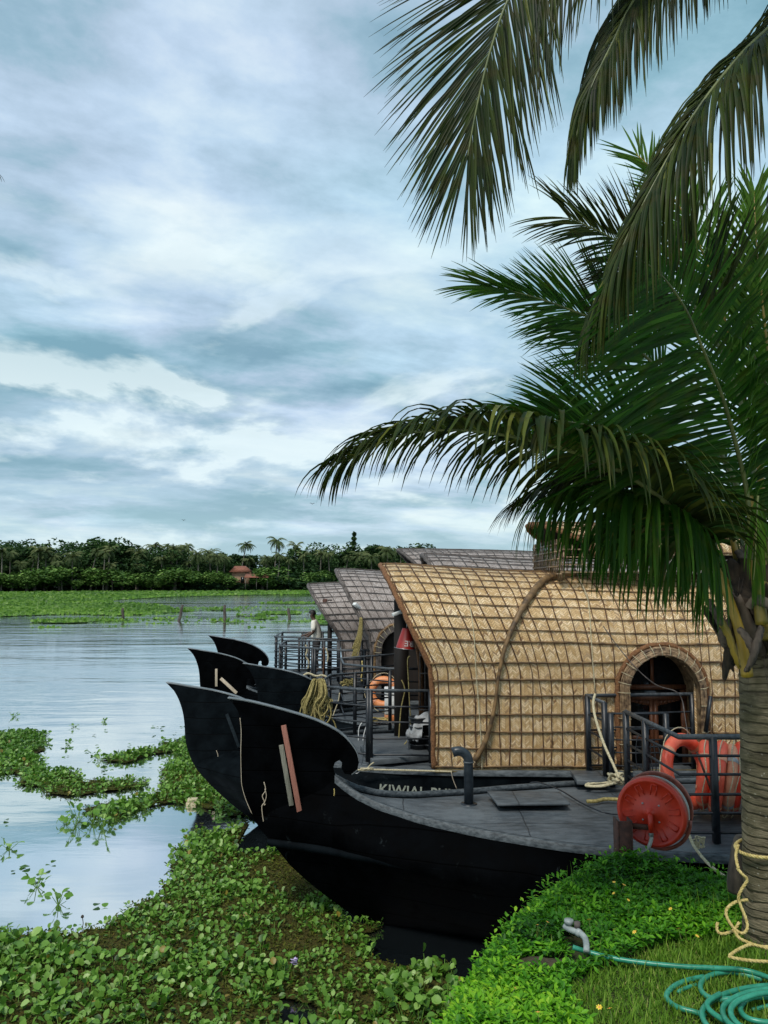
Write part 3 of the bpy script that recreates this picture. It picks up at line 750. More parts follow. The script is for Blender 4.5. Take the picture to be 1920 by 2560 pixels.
def railing(root, path, ztop, zbot, nbars, posts, r=.016, rt=.026, ztops=None, name='railing', top_mat='railtop'):
    """path: [(x, y)...]; posts: fractions of the path length"""
    path = [Vector((a, b, 0)) for a, b in path]; L = [0.]
    for a, b in zip(path, path[1:]): L.append(L[-1]+(b-a).length)
    def at(f):
        d = f*L[-1]
        for i in range(len(path)-1):
            if d <= L[i+1]+1e-6: return path[i].lerp(path[i+1], (d-L[i])/(L[i+1]-L[i]))
        return path[-1]
    tp = MB(); tp.tube([p+Vector((0, 0, ztop)) for p in path], rt, 8)
    rl = tp.build(name, M[top_mat], root, smooth=True)
    for k in range(1, nbars):
        z = ztop+(zbot+.06-ztop)*k/(nbars-1)
        q = MB(); n = 2
        pts = []
        for a, b in zip(path, path[1:]):
            pts += [a+Vector((0, 0, z+rnd.uniform(-.006, .006))), a.lerp(b, .5)+Vector((0, 0, z+rnd.uniform(-.012, .008)))]
        pts.append(path[-1]+Vector((0, 0, z)))
        q.tube(pts, r, 6); q.build('bar', M['rail'], rl, smooth=True)
    for f in posts:
        p = at(f); MB().box((p.x-.028, p.y-.028, zbot-.03), (p.x+.028, p.y+.028, ztop+.004)).build('post', M['rail'], rl)
    return rl

# ---- thatched cabin
DXP = ([-9, -1.65, -1.3, -1.03, -.69, -.31, 0, .5], [.68, .655, .62, .50, .335, .16, 0, 0])       # z below ridge -> setback of the front edge
def cabin(root, x0, Yc, hw, zb, zr, xend, mat, pole_mat, cord_mat, edge_mat, rise=.13, arch=None, wall_top=1.5, vstep=.125, grade=1., rough_edge=True, trimr=.035, bulk=1.7, detail=True, dxs=1.):
    """front tip at x0; returns the surface function"""
    zw = zb+wall_top
    roofn = 2.25
    # section as arc length table (near bottom -> ridge)
    sec = [(hw, zb+(zw-zb)*i/24) for i in range(24)]+[(hw*math.cos(a)**(2/roofn), zw+(zr-zw)*math.sin(a)**(2/roofn)) for a in np.linspace(0, math.pi/2-1e-4, 40)]
    sl = [0.]
    for a, b in zip(sec, sec[1:]): sl.append(sl[-1]+math.dist(a, b))
    S = sl[-1]; sy = [a for a, b in sec]; sz = [b for a, b in sec]
    def surf(s, l, off=0.):               # s along, l in 0..2S round the arch
        m = l if l <= S else 2*S-l; sg = -1 if l <= S else 1
        y = float(np.interp(m, sl, sy)); z = float(np.interp(m, sl, sz)); e = .01
        y2, z2 = float(np.interp(min(m+e, S), sl, sy)), float(np.interp(min(m+e, S), sl, sz)); y1, z1 = float(np.interp(max(m-e, 0), sl, sy)), float(np.interp(max(m-e, 0), sl, sz))
        ty, tz = y2-y1, z2-z1; q = math.hypot(ty, tz) or 1; ny, nz_ = tz/q, -ty/q
        y += ny*off; z += nz_*off
        hh = max(0, (z-zw)/(zr-zw)); z += rise*math.exp(-(s/.9)**2)*hh+.03*math.sin(s*1.3)*hh
        flare = .10*math.exp(-(s/.5)**2)*min(1, max(0, (z-zb-1.0)/1.0)); y *= 1+flare*(1-hh)*.6
        d = dxs*float(np.interp((z-zr-rise*.9)*grade, DXP[0], DXP[1]))*(1-float(smooth01(s/3.2)))
        d += .68*float(smooth01(s/3.2))
        return Vector((x0+d+s-.68*float(smooth01(s/3.2))*.0, Yc+sg*y, z))
    Ls = xend-x0-.68
    NS = int(Ls/.055); NL = 110
    def hid(p, m=0.):
        return arch is not None and p.y < Yc and ((abs(p.x-arch[0]) < arch[1]+m and p.z < arch[3]) or (math.hypot((p.x-arch[0]), (p.z-arch[3])*arch[1]/(arch[2]-arch[3])) < arch[1]+m and p.z >= arch[3]))
    V = []; UV = []
    for i in range(NS+1):
        s = Ls*i/NS
        for j in range(NL+1):
            l = 2*S*j/NL; p = surf(s, l); V.append(p); UV.append((s, l))
    F = []
    for i in range(NS):
        for j in range(NL):
            a = i*(NL+1)+j
            c = (V[a]+V[a+NL+2])*.5
            if hid(c): continue
            F.append((a, a+NL+1, a+NL+2, a+1))
    me = np_mesh('cabin_roof', [tuple(p) for p in V], np.array(F), None, UV, True)
    roof = link('thatched_roof', me, mat, root)
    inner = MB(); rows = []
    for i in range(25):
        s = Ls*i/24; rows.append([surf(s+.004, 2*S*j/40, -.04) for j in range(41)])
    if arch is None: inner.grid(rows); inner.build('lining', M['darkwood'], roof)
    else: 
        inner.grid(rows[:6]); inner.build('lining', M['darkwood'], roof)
    # poles round the shape (horizontal)
    P_ = MB(); l = .04; ls = []
    while l < S+.02:
        ls.append(l); l += (.215 if l < wall_top+.1 else .155)*rnd.uniform(.9, 1.1)
    allp = [(q, 1) for q in ls]+[(2*S-q, 2) for q in ls[:-1] if 2*S-q > S+.05]
    for l, side in allp:
        thick = l < wall_top+.35
        run = []; n = int(Ls/.16)
        ph = rnd.uniform(0, 6)
        for i in range(n+1):
            s = Ls*i/n
            p = surf(s, min(max(l+.012*math.sin(s*1.1+ph)+.006*math.sin(s*3.7+ph), 0.01), 2*S-.01), .016)
            if hid(p, .06):
                if len(run) > 1: P_.tube(run, (.0135 if thick else .0075)*rnd.uniform(.8, 1.2), 5)
                run = []
            else: run.append(p)
        if len(run) > 1:
            P_.tube(run, [(.0135 if thick else .0078)*(1+.25*math.sin(i*1.9+ph)) for i in range(len(run))], 5)
    P_.build('pole', pole_mat, roof, smooth=True)
    Q = MB(); s = .05
    while s < Ls:
        run = []; ph = rnd.uniform(0, 6); n = 50
        for j in range(n+1):
            l = .02+(2*S-.04)*j/n
            p = surf(s+.012*math.sin(l*3+ph)+.006*math.sin(l*9+ph), l, .020)
            if hid(p, .05):
                if len(run) > 1: Q.tube(run, .0062, 4, cap=False)
                run = []
            else: run.append(p)
        if len(run) > 1: Q.tube(run, .0064*rnd.uniform(.8, 1.25), 4, cap=False)
        s += vstep*rnd.uniform(.82, 1.18)
    Q.build('cord', cord_mat, roof, smooth=True)
    # rolled edge along the front
    e = MB(); pts = [surf(-.015, 2*S*j/90, -.012) for j in range(91)]
    e.tube([p+Vector((rnd.uniform(-.008, .008), rnd.uniform(-.006, .006), rnd.uniform(-.006, .006))) for p in pts], [trimr*rnd.uniform(.8, 1.25) for _ in pts], 7)
    e.build('edge_roll', edge_mat, roof)
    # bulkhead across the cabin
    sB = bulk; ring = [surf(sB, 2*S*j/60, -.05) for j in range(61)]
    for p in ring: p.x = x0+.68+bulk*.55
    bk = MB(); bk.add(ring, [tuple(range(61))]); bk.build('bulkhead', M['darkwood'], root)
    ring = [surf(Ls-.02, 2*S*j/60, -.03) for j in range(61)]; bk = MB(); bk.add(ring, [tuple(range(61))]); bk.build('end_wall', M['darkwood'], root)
    return surf, S

# ---------- boat A : nearest, black, only the foredeck is in view
YA = 8.03
tipA = P(571, 1744, YA)
A = empty('houseboat', (tipA.x+3, YA, 0), 'nearest black houseboat with curled prow, grey foredeck and vent pipe', 'houseboat', 'houseboats moored side by side')
wA = [(0, 0), (.12, .05), (.3, .13), (.55, .24), (.9, .42), (1.4, .66), (2.0, .92), (2.6, 1.10), (3.3, 1.22), (5, 1.3), (12, 1.3)]
gA = [(0, tipA.z-.79), (.1, tipA.z-.86), (.22, 1.27), (.45, 1.19), (.8, 1.125), (1.4, 1.08), (2.2, 1.055), (3, 1.05), (12, 1.05)]
nxA, nzA, WA, GA = hull(A, tipA.x, YA, tipA.z, TOP_A, FRONT_A, wA, gA, 7.5, M['hull'], M['hull'], M['deck'], strake=(.80, 1.0))
# hatch cover on the deck
def quad_slab(pts, th, name, mat, parent, lift=0.):
    q = MB(); pts = [Vector(p)+Vector((0, 0, lift)) for p in pts]; q.add([p for p in pts]+[p+Vector((0, 0, th)) for p in pts], [(3, 2, 1, 0), (4, 5, 6, 7)]+[(i, (i+1) % 4, (i+1) % 4+4, i+4) for i in range(4)])
    return q.build(name, mat, parent, bevel=.006)
z = 1.1
quad_slab([G(1245, 2018, z), G(1420, 2012, z), G(1400, 1988, z), G(1228, 1986, z)], .04, 'hatch_coaming', M['blackplastic'], A)
quad_slab([G(1244, 2016, z+.04), G(1426, 2014, z+.04), G(1398, 1984, z+.04), G(1217, 1982, z+.04)], .022, 'hatch_cover', M['deck'], A, .001)
quad_slab([G(1443, 1962, z), G(1530, 1965, z), G(1500, 1938, z), G(1426, 1936, z)], .05, 'side_hatch', M['deck'], A)
# bent vent pipe
b = G(1172, 2004, 1.11); top = P(1172, 1888, b.y); el = P(1153, 1868, b.y); md = P(1141, 1866, b.y)
pp = MB(); path = [b-Vector((0, 0, .05)), Vector((b.x, b.y, top.z-.08))]
cx, cz, rr = b.x-.105, top.z-.06, .105
path += [Vector((cx+rr*math.cos(a), b.y-.01*math.sin(a), cz+rr*math.sin(a))) for a in np.linspace(0, math.pi/2+.25, 9)]
path.append(path[-1]+Vector((-.035, 0, -.012)))
pp.tube(path, .049, 18); pv = pp.build('vent_pipe', M['dark_pipe'], A, smooth=True)
cl = MB(); cl.lathe((b.x, b.y, top.z-.075), [(.049, 0), (.056, 0), (.056, .014), (.049, .014)], 18); cl.build('collar', M['hull_edge'], pv)
fl = MB(); fl.lathe((b.x, b.y, 1.075), [(.05, 0.02), (.085, .018), (.09, .0)], 18); fl.build('flange', M['rail'], pv)
ih = MB(); d0 = path[-1]; ih.lathe(d0, [(0.001, -.006), (.041, -.004)], 16, 'x'); 
# near front rail (diagonal) and side rail
zt = 1.98
N0, N1, N2 = G(1564, 1779, zt), G(1696, 1842, zt), G(1851, 1845, zt)
railing(A, [(N0.x, N0.y), (N1.x, N1.y), (6.5, N2.y)], zt, 1.08, 6, [0, .105, .32, .55, .85], .0135, .025)
F0, F1, F2 = G(1464, 1739, zt), G(1851, 1733, zt), G(1510, 1757, zt)
railing(A, [(F2.x, F2.y), (F0.x, F0.y), (F1.x, F1.y), (7, F1.y+.1)], zt, 1.08, 5, [0, .1, .38, .75], .012, .022)
g0, g1 = P(1526, 1784, 9.0), P(1664, 1792, 9.0)
railing(A, [(g0.x, 9.0), (g1.x, 9.0)], g0.z, 1.08, 6, [0, 1], .009, .012, name='gate', top_mat='rail')
q = MB(); bb = P(1610, 1815, 8.2); q.tube([(bb.x, 8.2, 1.05), (bb.x, 8.2, bb.z-.05), (bb.x+.01, 8.2, bb.z)], [.024, .024, .014], 8); q.build('short_post', M['rail'], A)
q = MB(); a_, b_ = P(1776, 1740, 9.5), P(1764, 1830, 9.5); q.bar(a_, b_, .05, .03); q.build('rail_brace', M['rail'], A)
q = MB(); a_, b_ = P(1742, 1880, 7.35), P(1795, 2020, 7.3); q.tube([a_, b_], .012, 6); q.build('rail_stay', M['rust'], A)
# marks on the near side: chipped nails on the rub rail line
for px, py in ((744, 2114), (846, 2116), (985, 2122), (1080, 2128), (1160, 2127)):
    p = P(px, py, 7.9-max(0, px-800)*.0012); q = MB(); q.lathe((p.x, p.y-.0, p.z), [(.001, -.012), (.012, -.008), (.014, .03)], 8, 'y'); q.build('bolt_head', M['hull_edge'], A)

# ---------- generic cabin boats
wB = [(0, 0), (.15, .10), (.4, .42), (.8, .78), (1.3, 1.06), (1.9, 1.24), (2.6, 1.33), (4, 1.38), (14, 1.38)]
def cabin_boat(tip, Yc, label, name, thatch, pole, cord, edge, zr, xc, hw=1.33, gz=1.06, xend=8., arch=None, prow_mat='hull', TOP=TOP_B, FRONT=FRONT_B, rise=.13, cab=True, vstep=.125, dxs=1.):
    root = empty('houseboat', (tip.x+4, Yc, 0), label, 'houseboat', 'houseboats moored side by side')
    n0 = tip.z+TOP[-1][1]
    gB = [(0, n0), (.12, n0-.06), (.3, min(n0-.08, gz+.05)), (.7, gz), (14, gz-.02)]
    info = hull(root, tip.x, Yc, tip.z, TOP, FRONT, wB, gB, xend, M[prow_mat], M[prow_mat], M['deck'])
    s = None
    if cab: s = cabin(root, xc, Yc, hw, gz+.02, zr, xend, M[thatch], M[pole], M[cord], M[edge], arch=arch, wall_top=1.25, rise=rise, vstep=vstep, dxs=dxs)
    return root, info, s
YB = 11.05
tipB = P(417, 1706, YB)
xa = P(1652, 1700, 9.72).x
B, infB, cabB = cabin_boat(tipB, YB, 'houseboat with tan woven thatch, an arched side window and an upper-deck lattice', 'houseboat', 'thatch', 'bamboo', 'cord', 'coir', 3.49, P(955, 1410, 11).x,
                     arch=(xa, .43, 2.47, 2.02), gz=1.06, vstep=.132, prow_mat='hull_mid')
surfB, SB = cabB
YC = 13.6; tipC = P(608, 1658, YC)
C_, infC, cabC = cabin_boat(tipC, YC, 'grey-thatched houseboat directly behind the tan one, only prow, rail and roof tip visible', 'houseboat', 'thatch_grey', 'greypole', 'greypole', 'greypole', 3.72, P(1057, 1387, YC).x, prow_mat='hull_mid', vstep=.16)
YD = 16.5; tipD = P(469, 1620, YD)
D_, infD, cabD = cabin_boat(tipD, YD, 'grey-thatched houseboat with an arched side opening and rope hung at its front corner', 'houseboat', 'thatch_grey', 'greypole', 'greypole', 'greypole', 3.50, P(842, 1420, YD).x, prow_mat='hull', arch=(P(1000, 1620, 15.2).x, .36, 2.42, 2.0), vstep=.16, dxs=1.2)
YE = 19.4; tipE = P(521, 1588, YE)
E_, infE, cabE = cabin_boat(tipE, YE, 'farthest houseboat with grey thatch open at the front, man standing on its deck', 'houseboat', 'thatch_grey', 'greypole', 'greypole', 'greypole', 3.33, P(773, 1461, YE).x, rise=-.03, xend=9, vstep=.17, dxs=1.45)
# upper canopy on the farthest boat, seen over the tan ridge
cabin(E_, P(994, 1383, YE).x, YE, 1.15, 3.3, 4.12, 9, M['thatch_grey'], M['greypole'], M['greypole'], M['greypole'], rise=.05, wall_top=.25, vstep=.17, bulk=1.2, grade=2.2)
# upper deck of the tan boat: woven canopy over a lattice front
U0 = P(1327, 1320, YB)
cabin(B, U0.x-.02, YB, 1.0, 3.72, 4.14, 8, M['thatch'], M['bamboo'], M['cord'], M['coir'], rise=.06, wall_top=.06, vstep=.13, bulk=2.5, grade=4.)
lt = MB()
for side in (-1, 1):
    for k in range(13):
        x = U0.x+.25+k*.12; y = YB+side*.92
        lt.bar((x, y, 3.4), (x, y, 3.86), .018, .018)
    for z in (3.50, 3.60, 3.70, 3.80): lt.bar((U0.x+.2, YB+side*.935, z), (U0.x+1.75, YB+side*.935, z), .018, .018)
for k in range(17):
    y = YB-.92+k*.115; lt.bar((U0.x+.22, y, 3.38), (U0.x+.22, y, 3.95), .018, .018)
for z in (3.48, 3.58, 3.68, 3.78, 3.88): lt.bar((U0.x+.205, YB-.95, z), (U0.x+.205, YB+.95, z), .018, .018)
lt.build('upper_lattice', M['hood'], B)

# --- arched side window of the tan boat
def arch_pts(cx, hw_, ztop, zs, zb, n=28, grow=0.):
    pts = [Vector((cx-hw_-grow, 0, zb))]
    for k in range(5): pts.append(Vector((cx-hw_-grow, 0, zb+(zs-zb)*(k+1)/6)))
    for a in np.linspace(math.pi, 0, n): pts.append(Vector((cx+(hw_+grow)*math.cos(a), 0, zs+(ztop-zs+grow)*math.sin(a))))
    for k in range(5): pts.append(Vector((cx+hw_+grow, 0, zs-(zs-zb)*(k+1)/6)))
    pts.append(Vector((cx+hw_+grow, 0, zb))); return pts
def window_arch(root, Yc, hw_, cx, half, ztop, zs, zb, mats, n_strips=7):
    yw = Yc-hw_*1.0
    w = MB()
    # bamboo strips bundled round the opening, stepping out from the wall
    for k in range(n_strips):
        f = k/(n_strips-1); gr = .012+.085*f; yo = yw-.14+.05*f-(.0 if f < .9 else -.01)
        pts = arch_pts(cx, half, ztop, zs, zb, 30, gr)
        w.tube([p+Vector((rnd.uniform(-.004, .004), yo+rnd.uniform(-.006, .006), rnd.uniform(-.004, .004))) for p in pts], [.0125*rnd.uniform(.75, 1.2) for _ in pts], 6)
    fr = w.build('arch_window', mats[0], root, smooth=True)
    # hood reaching back to the sloping roof
    rows = []
    for yy, gr in ((yw-.13, .0), (yw+.75, .0)): rows.append([p+Vector((0, yy, 0)) for p in arch_pts(cx, half, ztop, zs, zb, 30, gr)])
    ho = MB().grid(rows)
    rows = []
    for yy, gr in ((yw-.09, .095), (yw+.75, .11)): rows.append([p+Vector((0, yy, 0)) for p in arch_pts(cx, half, ztop, zs, zb, 30, gr)])
    ho.grid(rows); ho.build('hood', mats[0], fr)
    # outer coir roll
    ro = MB(); pts = arch_pts(cx, half, ztop, zs, zb, 40, .13)
    ro.tube([p+Vector((rnd.uniform(-.006, .006), yw-.04+rnd.uniform(-.006, .006), rnd.uniform(-.006, .006))) for p in pts], [.032*rnd.uniform(.8, 1.2) for _ in pts], 7)
    ro.build('coir_roll', mats[1], fr)
    # lashings across the strips
    la = MB()
    ip, op = arch_pts(cx, half, ztop, zs, zb, 30, .0), arch_pts(cx, half, ztop, zs, zb, 30, .135)
    for a, b in list(zip(ip, op))[::2]:
        la = MB().tube([a+Vector((0, yw-.155, 0)), a.lerp(b, .5)+Vector((0, yw-.150, 0)), b+Vector((0, yw-.075, 0))], .004, 4); la.build('lashing', M['rope'], fr)
    return fr, yw
frB, yw = window_arch(B, YB, 1.33, xa, .43, 2.47, 2.02, 1.08, (M['hood'], M['coir']))
# timber doors inside the arch
dr = MB(); yd = yw+.30; zt_ = 2.0
dr.box((xa-.43, yd, zt_), (xa+.43, yd+.05, zt_+.06)); dr.box((xa-.43, yd-.02, zt_-.13), (xa+.43, yd+.04, zt_-.07))
dr.box((xa-.43, yd, 1.08), (xa-.36, yd+.05, zt_-.01)); dr.box((xa+.36, yd, 1.08), (xa+.43, yd+.05, zt_-.01))
dr.box((xa-.05, yd-.01, 1.08), (xa+.0, yd+.04, zt_-.132)); dr.box((xa+.006, yd-.01, 1.08), (xa+.055, yd+.04, zt_-.132))
dr.box((xa-.355, yd+.002, 1.36), (xa-.052, yd+.035, 1.42)); dr.box((xa+.057, yd+.002, 1.36), (xa+.355, yd+.035, 1.42))
dr.box((xa-.02, yd+.003, zt_+.061), (xa+.02, yd+.03, 2.44))
for s in (-1, 1):                                  # curved spandrels
    for k in range(6):
        a = k/6*1.2; dr.box((xa+s*(.06+.05*k)-.026, yd+.004, zt_-.135-.012*(6-k)), (xa+s*(.06+.05*k)+.026, yd+.034, zt_-.13))
dr.build('door', M['redwood'], frB)
gl = MB().box((xa-.43, yd+.051, 1.08), (xa+.43, yd+.06, 2.46)); gl.build('glass', M['glass'], frB)
window_arch(D_, YD, 1.33, P(1000, 1620, 15.2).x, .36, 2.42, 2.0, 1.08, (M['greypole'], M['bamboo']), 5)

# --- fittings of the tan boat
# inner posts and door frame at the open front
q = MB(); pa, pb = P(1000, 1640, 11.9), P(1003, 1850, 11.9); q.box((pa.x-.09, 11.8, 1.05), (pa.x+.13, 12.0, 3.1)); q.build('front_post', M['darkwood'], B)
q = MB(); e0 = P(999, 1655, 11.4)
q.tube([surfB(-.02, 2*SB-l, -.1)+Vector((-.02, 0, 0)) for l in np.linspace(.02, 1.5, 14)], .045, 7); q.build('far_jamb_roll', M['coir'], B)
q = MB(); wa, wb = P(1050, 1650, 10.9), P(1072, 1640, 10.9)
for dx in (0, .07, .14): q.bar((wa.x+dx, 10.9, 1.6), (wa.x+dx, 10.9, 2.6), .014, .014)
for dz in (1.6, 1.85, 2.1, 2.35, 2.6): q.bar((wa.x-.01, 10.89, dz), (wa.x+.15, 10.89, dz), .014, .014)
q.build('inner_window', M['greypole'], B)
# railings of the tan boat
ra, rb, rc = P(787, 1717, 10.35), G(926, 1725, 2.0), G(1085, 1733, 2.0)
ry = 10.02
railing(B, [(ra.x, 10.42), (P(926, 1725, ry).x, ry), (P(1083, 1733, 9.98).x, 9.98)], 1.99, 1.12, 5, [0.02, .49, .515, .98], .0125, .019)
railing(B, [(ra.x, 10.42), (ra.x+.12, 11.6), (P(975, 1700, 12.1).x, 12.15)], 1.99, 1.12, 5, [.5, .72, 1], .012, .018)
quad_slab([G(930, 1918, 1.06), G(1075, 1905, 1.06), G(1060, 1868, 1.06), G(900, 1880, 1.06)], .07, 'deck_hatch', M['deck'], B, .02)
# sill pole under the thatch
q = MB(); q.tube([surfB(s, .0, .03)+Vector((0, -.01, -.02)) for s in np.linspace(0, 6.4, 40)], [.022*(1+.15*math.sin(i*2.)) for i in range(40)], 7); q.build('sill_pole', M['bamboo_moss'], B, smooth=True)
# lamp under the eave
lp = P(1001, 1541, 10.1); q = MB(); q.bar(lp+Vector((-.10, 0, .02)), lp+Vector((.12, .12, .09)), .05, .04); lmp = q.build('eave_lamp', M['bulb'], B, bevel=.006)
# name on the hull side
def text_mesh(s, size, thick=.003):
    cu = bpy.data.curves.new('t', 'FONT'); cu.body = s; cu.size = size; cu.extrude = thick; cu.space_character = 1.05; cu.offset = size*.015
    o = bpy.data.objects.new('t', cu); COL.objects.link(o); bpy.context.view_layer.update()
    dg = bpy.context.evaluated_depsgraph_get(); me = bpy.data.meshes.new_from_object(o.evaluated_get(dg)); bpy.data.objects.remove(o); return me
me = text_mesh('KIWIAL PHUP', .165)
t0 = P(946, 1958, 9.62)
me.transform(Matrix.Translation((t0.x, 9.6, t0.z-.118)) @ Matrix.Rotation(R(-4.), 4, 'Y').inverted() @ Matrix.Rotation(R(90), 4, 'X'))
me.transform(Matrix.Identity(4)); me.materials.clear()
link('painted_name', me, M['lettering'], B)
# ring and tie at the bow
rg = P(891, 1925, 9.75); q = MB(); q.tube([rg+Vector((.042*math.cos(a), .0, .042*math.sin(a))) for a in np.linspace(0, 2*math.pi, 21)[:-1]], .006, 6, closed=True); q.build('mooring_ring', M['metal'], B)
# upper bent pole leaning on the thatch and the two thin ropes down the roof
pts = []
for px, py in ((1440, 1432), (1400, 1436), (1360, 1450), (1325, 1490), (1290, 1550), (1262, 1620), (1245, 1700), (1236, 1770), (1215, 1850), (1186, 1902)):
    lo, hi, best = 0, SB, None
    for l in np.linspace(0, SB, 160):
        y = surfB(2., l, .05).y; z = surfB(2., l, .05).z
        d = abs(P(px, py, y).z-z)
        if best is None or d < best[0]: best = (d, y)
    pts.append(P(px, py, best[1]-.02))
pts = smooth_path(pts, 5)
thing(MB().tube(pts, [.034+.012*math.sin(i*.15) for i in range(len(pts))], 9), 'bent_pole', M['bamboo'], 'long bent brown pole lashed over the tan thatch', 'pole', smooth=True)
def roof_rope(pix, name, label, r=.006, mat='rope'):
    pts = []
    for px, py in pix:
        best = None
        for l in np.linspace(0, SB, 160):
            p = surfB(2., l, .045); d = abs(P(px, py, p.y).z-p.z)
            if best is None or d < best[0]: best = (d, p.y)
        pts.append(P(px, py, best[1]))
    thing(MB().tube(smooth_path(pts, 4), r, 6), name, M[mat], label, 'rope', smooth=True)
roof_rope([(1150, 1420), (1160, 1450), (1172, 1500), (1184, 1580), (1190, 1680), (1198, 1780), (1204, 1880), (1205, 1925)], 'thin_rope', 'thin pale rope running down the tan thatch left of the bent pole')
roof_rope([(1437, 1420), (1452, 1455), (1470, 1500), (1477, 1580), (1482, 1660), (1488, 1730)], 'thin_rope', 'thin pale rope down the tan thatch to the rail corner of the nearest boat')
# ---------- railings of the other boats
zt = 2.0
c0 = P(853, 1648, 13.95)
railing(C_, [(c0.x, 13.95), (c0.x+.1, 13.0), (P(969, 1670, 12.35).x, 12.35), (P(1060, 1690, 12.3).x, 12.3)], 2.0, 1.12, 5, [0, .02, .6], .0125, .02)
railing(C_, [(c0.x, 13.95), (P(1000, 1640, 14.8).x, 14.8)], 2.0, 1.12, 5, [.5, 1], .0125, .018)
d0 = P(700, 1612, 16.6)
railing(D_, [(d0.x, 17.6), (d0.x+.02, 16.4), (P(845, 1632, 15.35).x, 15.3), (P(925, 1640, 15.3).x, 15.3)], 2.02, 1.12, 6, [0, .3, .32, .62, .64, .97], .013, .022)
railing(D_, [(d0.x, 17.6), (P(905, 1600, 17.75).x, 17.75)], 2.02, 1.12, 5, [.3, .5, .7, 1], .013, .02)
e0 = P(692, 1588, 19.4)
railing(E_, [(e0.x-.02, 20.6), (e0.x, 19.0), (P(845, 1600, 18.1).x, 18.1)], 2.02, 1.10, 6, [0, .35, .37, .68, 1], .014, .022)
railing(E_, [(e0.x-.02, 20.6), (P(850, 1585, 20.7).x, 20.7)], 2.02, 1.10, 5, [.35, .4, .7, .8], .014, .02)
# front corner post of the farthest cabin, with a lamp box
q = MB(); a_ = P(825, 1504, 18.3); q.box((a_.x-.05, 18.25, 1.05), (a_.x+.05, 18.35, a_.z+.05)); q.build('corner_post', M['darkwood'], E_)
for zz in (1.9, 2.2, 2.5): q = MB().bar((a_.x, 18.3, zz), (a_.x+.5, 18.2, zz), .03, .03).build('front_slat', M['greypole'], E_)
q = MB(); a_ = P(820, 1508, 18.28); q.box((a_.x-.12, 18.2, a_.z-.12), (a_.x-.02, 18.3, a_.z+.1)); q.build('lamp_box', M['rust'], E_)
a_ = P(892, 1515, 15.2); q = MB().bar(a_+Vector((-.05, -.05, .05)), a_+Vector((.05, .05, -.05)), .09, .06); q.build('eave_lamp', M['bulb'], D_, bevel=.01)

# ================================================================== THINGS ON AND AROUND THE BOATS
def skin_mesh(name, verts, edges, radii, mat, parent, sub=2, root_i=0):
    me = bpy.data.meshes.new(name); rl = ROOTLOC[parent.name]
    me.from_pydata([tuple(Vector(v)-rl) for v in verts], edges, [])
    o = bpy.data.objects.new(name, me); COL.objects.link(o)
    md = o.modifiers.new('s', 'SKIN'); md.use_smooth_shade = True
    sv = me.skin_vertices[0].data if me.skin_vertices else None
    if sv is None:
        bpy.context.view_layer.objects.active = o; bpy.context.view_layer.update(); sv = me.skin_vertices[0].data
    for i, r_ in enumerate(radii):
        sv[i].radius = (r_, r_) if not isinstance(r_, tuple) else r_; sv[i].use_root = (i == root_i)
    s2 = o.modifiers.new('u', 'SUBSURF'); s2.levels = sub; s2.render_levels = sub
    bpy.context.view_layer.update()
    dg = bpy.context.evaluated_depsgraph_get(); m2 = bpy.data.meshes.new_from_object(o.evaluated_get(dg))
    bpy.data.objects.remove(o); m2.name = name
    m2.polygons.foreach_set('use_smooth', np.ones(len(m2.polygons), dtype=bool))
    o = bpy.data.objects.new(name, m2); COL.objects.link(o); m2.materials.clear(); m2.materials.append(mat); o.parent = parent
    ROOTLOC[o.name] = rl
    return o

# ---- the man on the farthest boat: standing, turned away to the left, looking down, hands at the rail
mp = P(789, 1600, 19.75); MX, MY, MZ = mp.x, 19.75, 1.05
man = empty('person', (MX, MY, MZ), 'man in a cream short-sleeved shirt and dark trousers looking down by the rail', 'person')
def mv(x, y, z): return Vector((MX+x, MY+y, MZ+z))
BV = [mv(.02, 0, .86), mv(.03, 0, 1.02), mv(.0, 0, 1.20), mv(-.03, 0, 1.34), mv(-.055, 0, 1.42), mv(-.085, -.0, 1.49), mv(-.10, 0, 1.58),          # 0-6 spine head
      mv(-.02, -.16, 1.33), mv(-.04, -.21, 1.10), mv(-.20, -.19, .97), mv(-.27, -.18, .955),       # 7-10 near arm
      mv(-.02, .16, 1.33), mv(-.08, .21, 1.10), mv(-.26, .19, 1.0), mv(-.33, .18, .985),          # 11-14 far arm
      mv(.03, -.09, .80), mv(.0, -.10, .44), mv(.06, -.10, .09), mv(-.02, -.10, .03), mv(-.11, -.10, .02),     # 15-19
      mv(.02, .09, .80), mv(-.06, .10, .44), mv(-.02, .10, .09), mv(-.10, .10, .03), mv(-.19, .10, .02)]
BE = [(0, 1), (1, 2), (2, 3), (3, 4), (4, 5), (5, 6), (3, 7), (7, 8), (8, 9), (9, 10), (3, 11), (11, 12), (12, 13), (13, 14), (0, 15), (15, 16), (16, 17), (17, 18), (18, 19), (0, 20), (20, 21), (21, 22), (22, 23), (23, 24)]
BR = [.12, .11, .125, .11, .05, .072, .085, .055, .042, .032, .026, .055, .042, .032, .026, .085, .058, .04, .035, .025, .085, .058, .04, .035, .025]
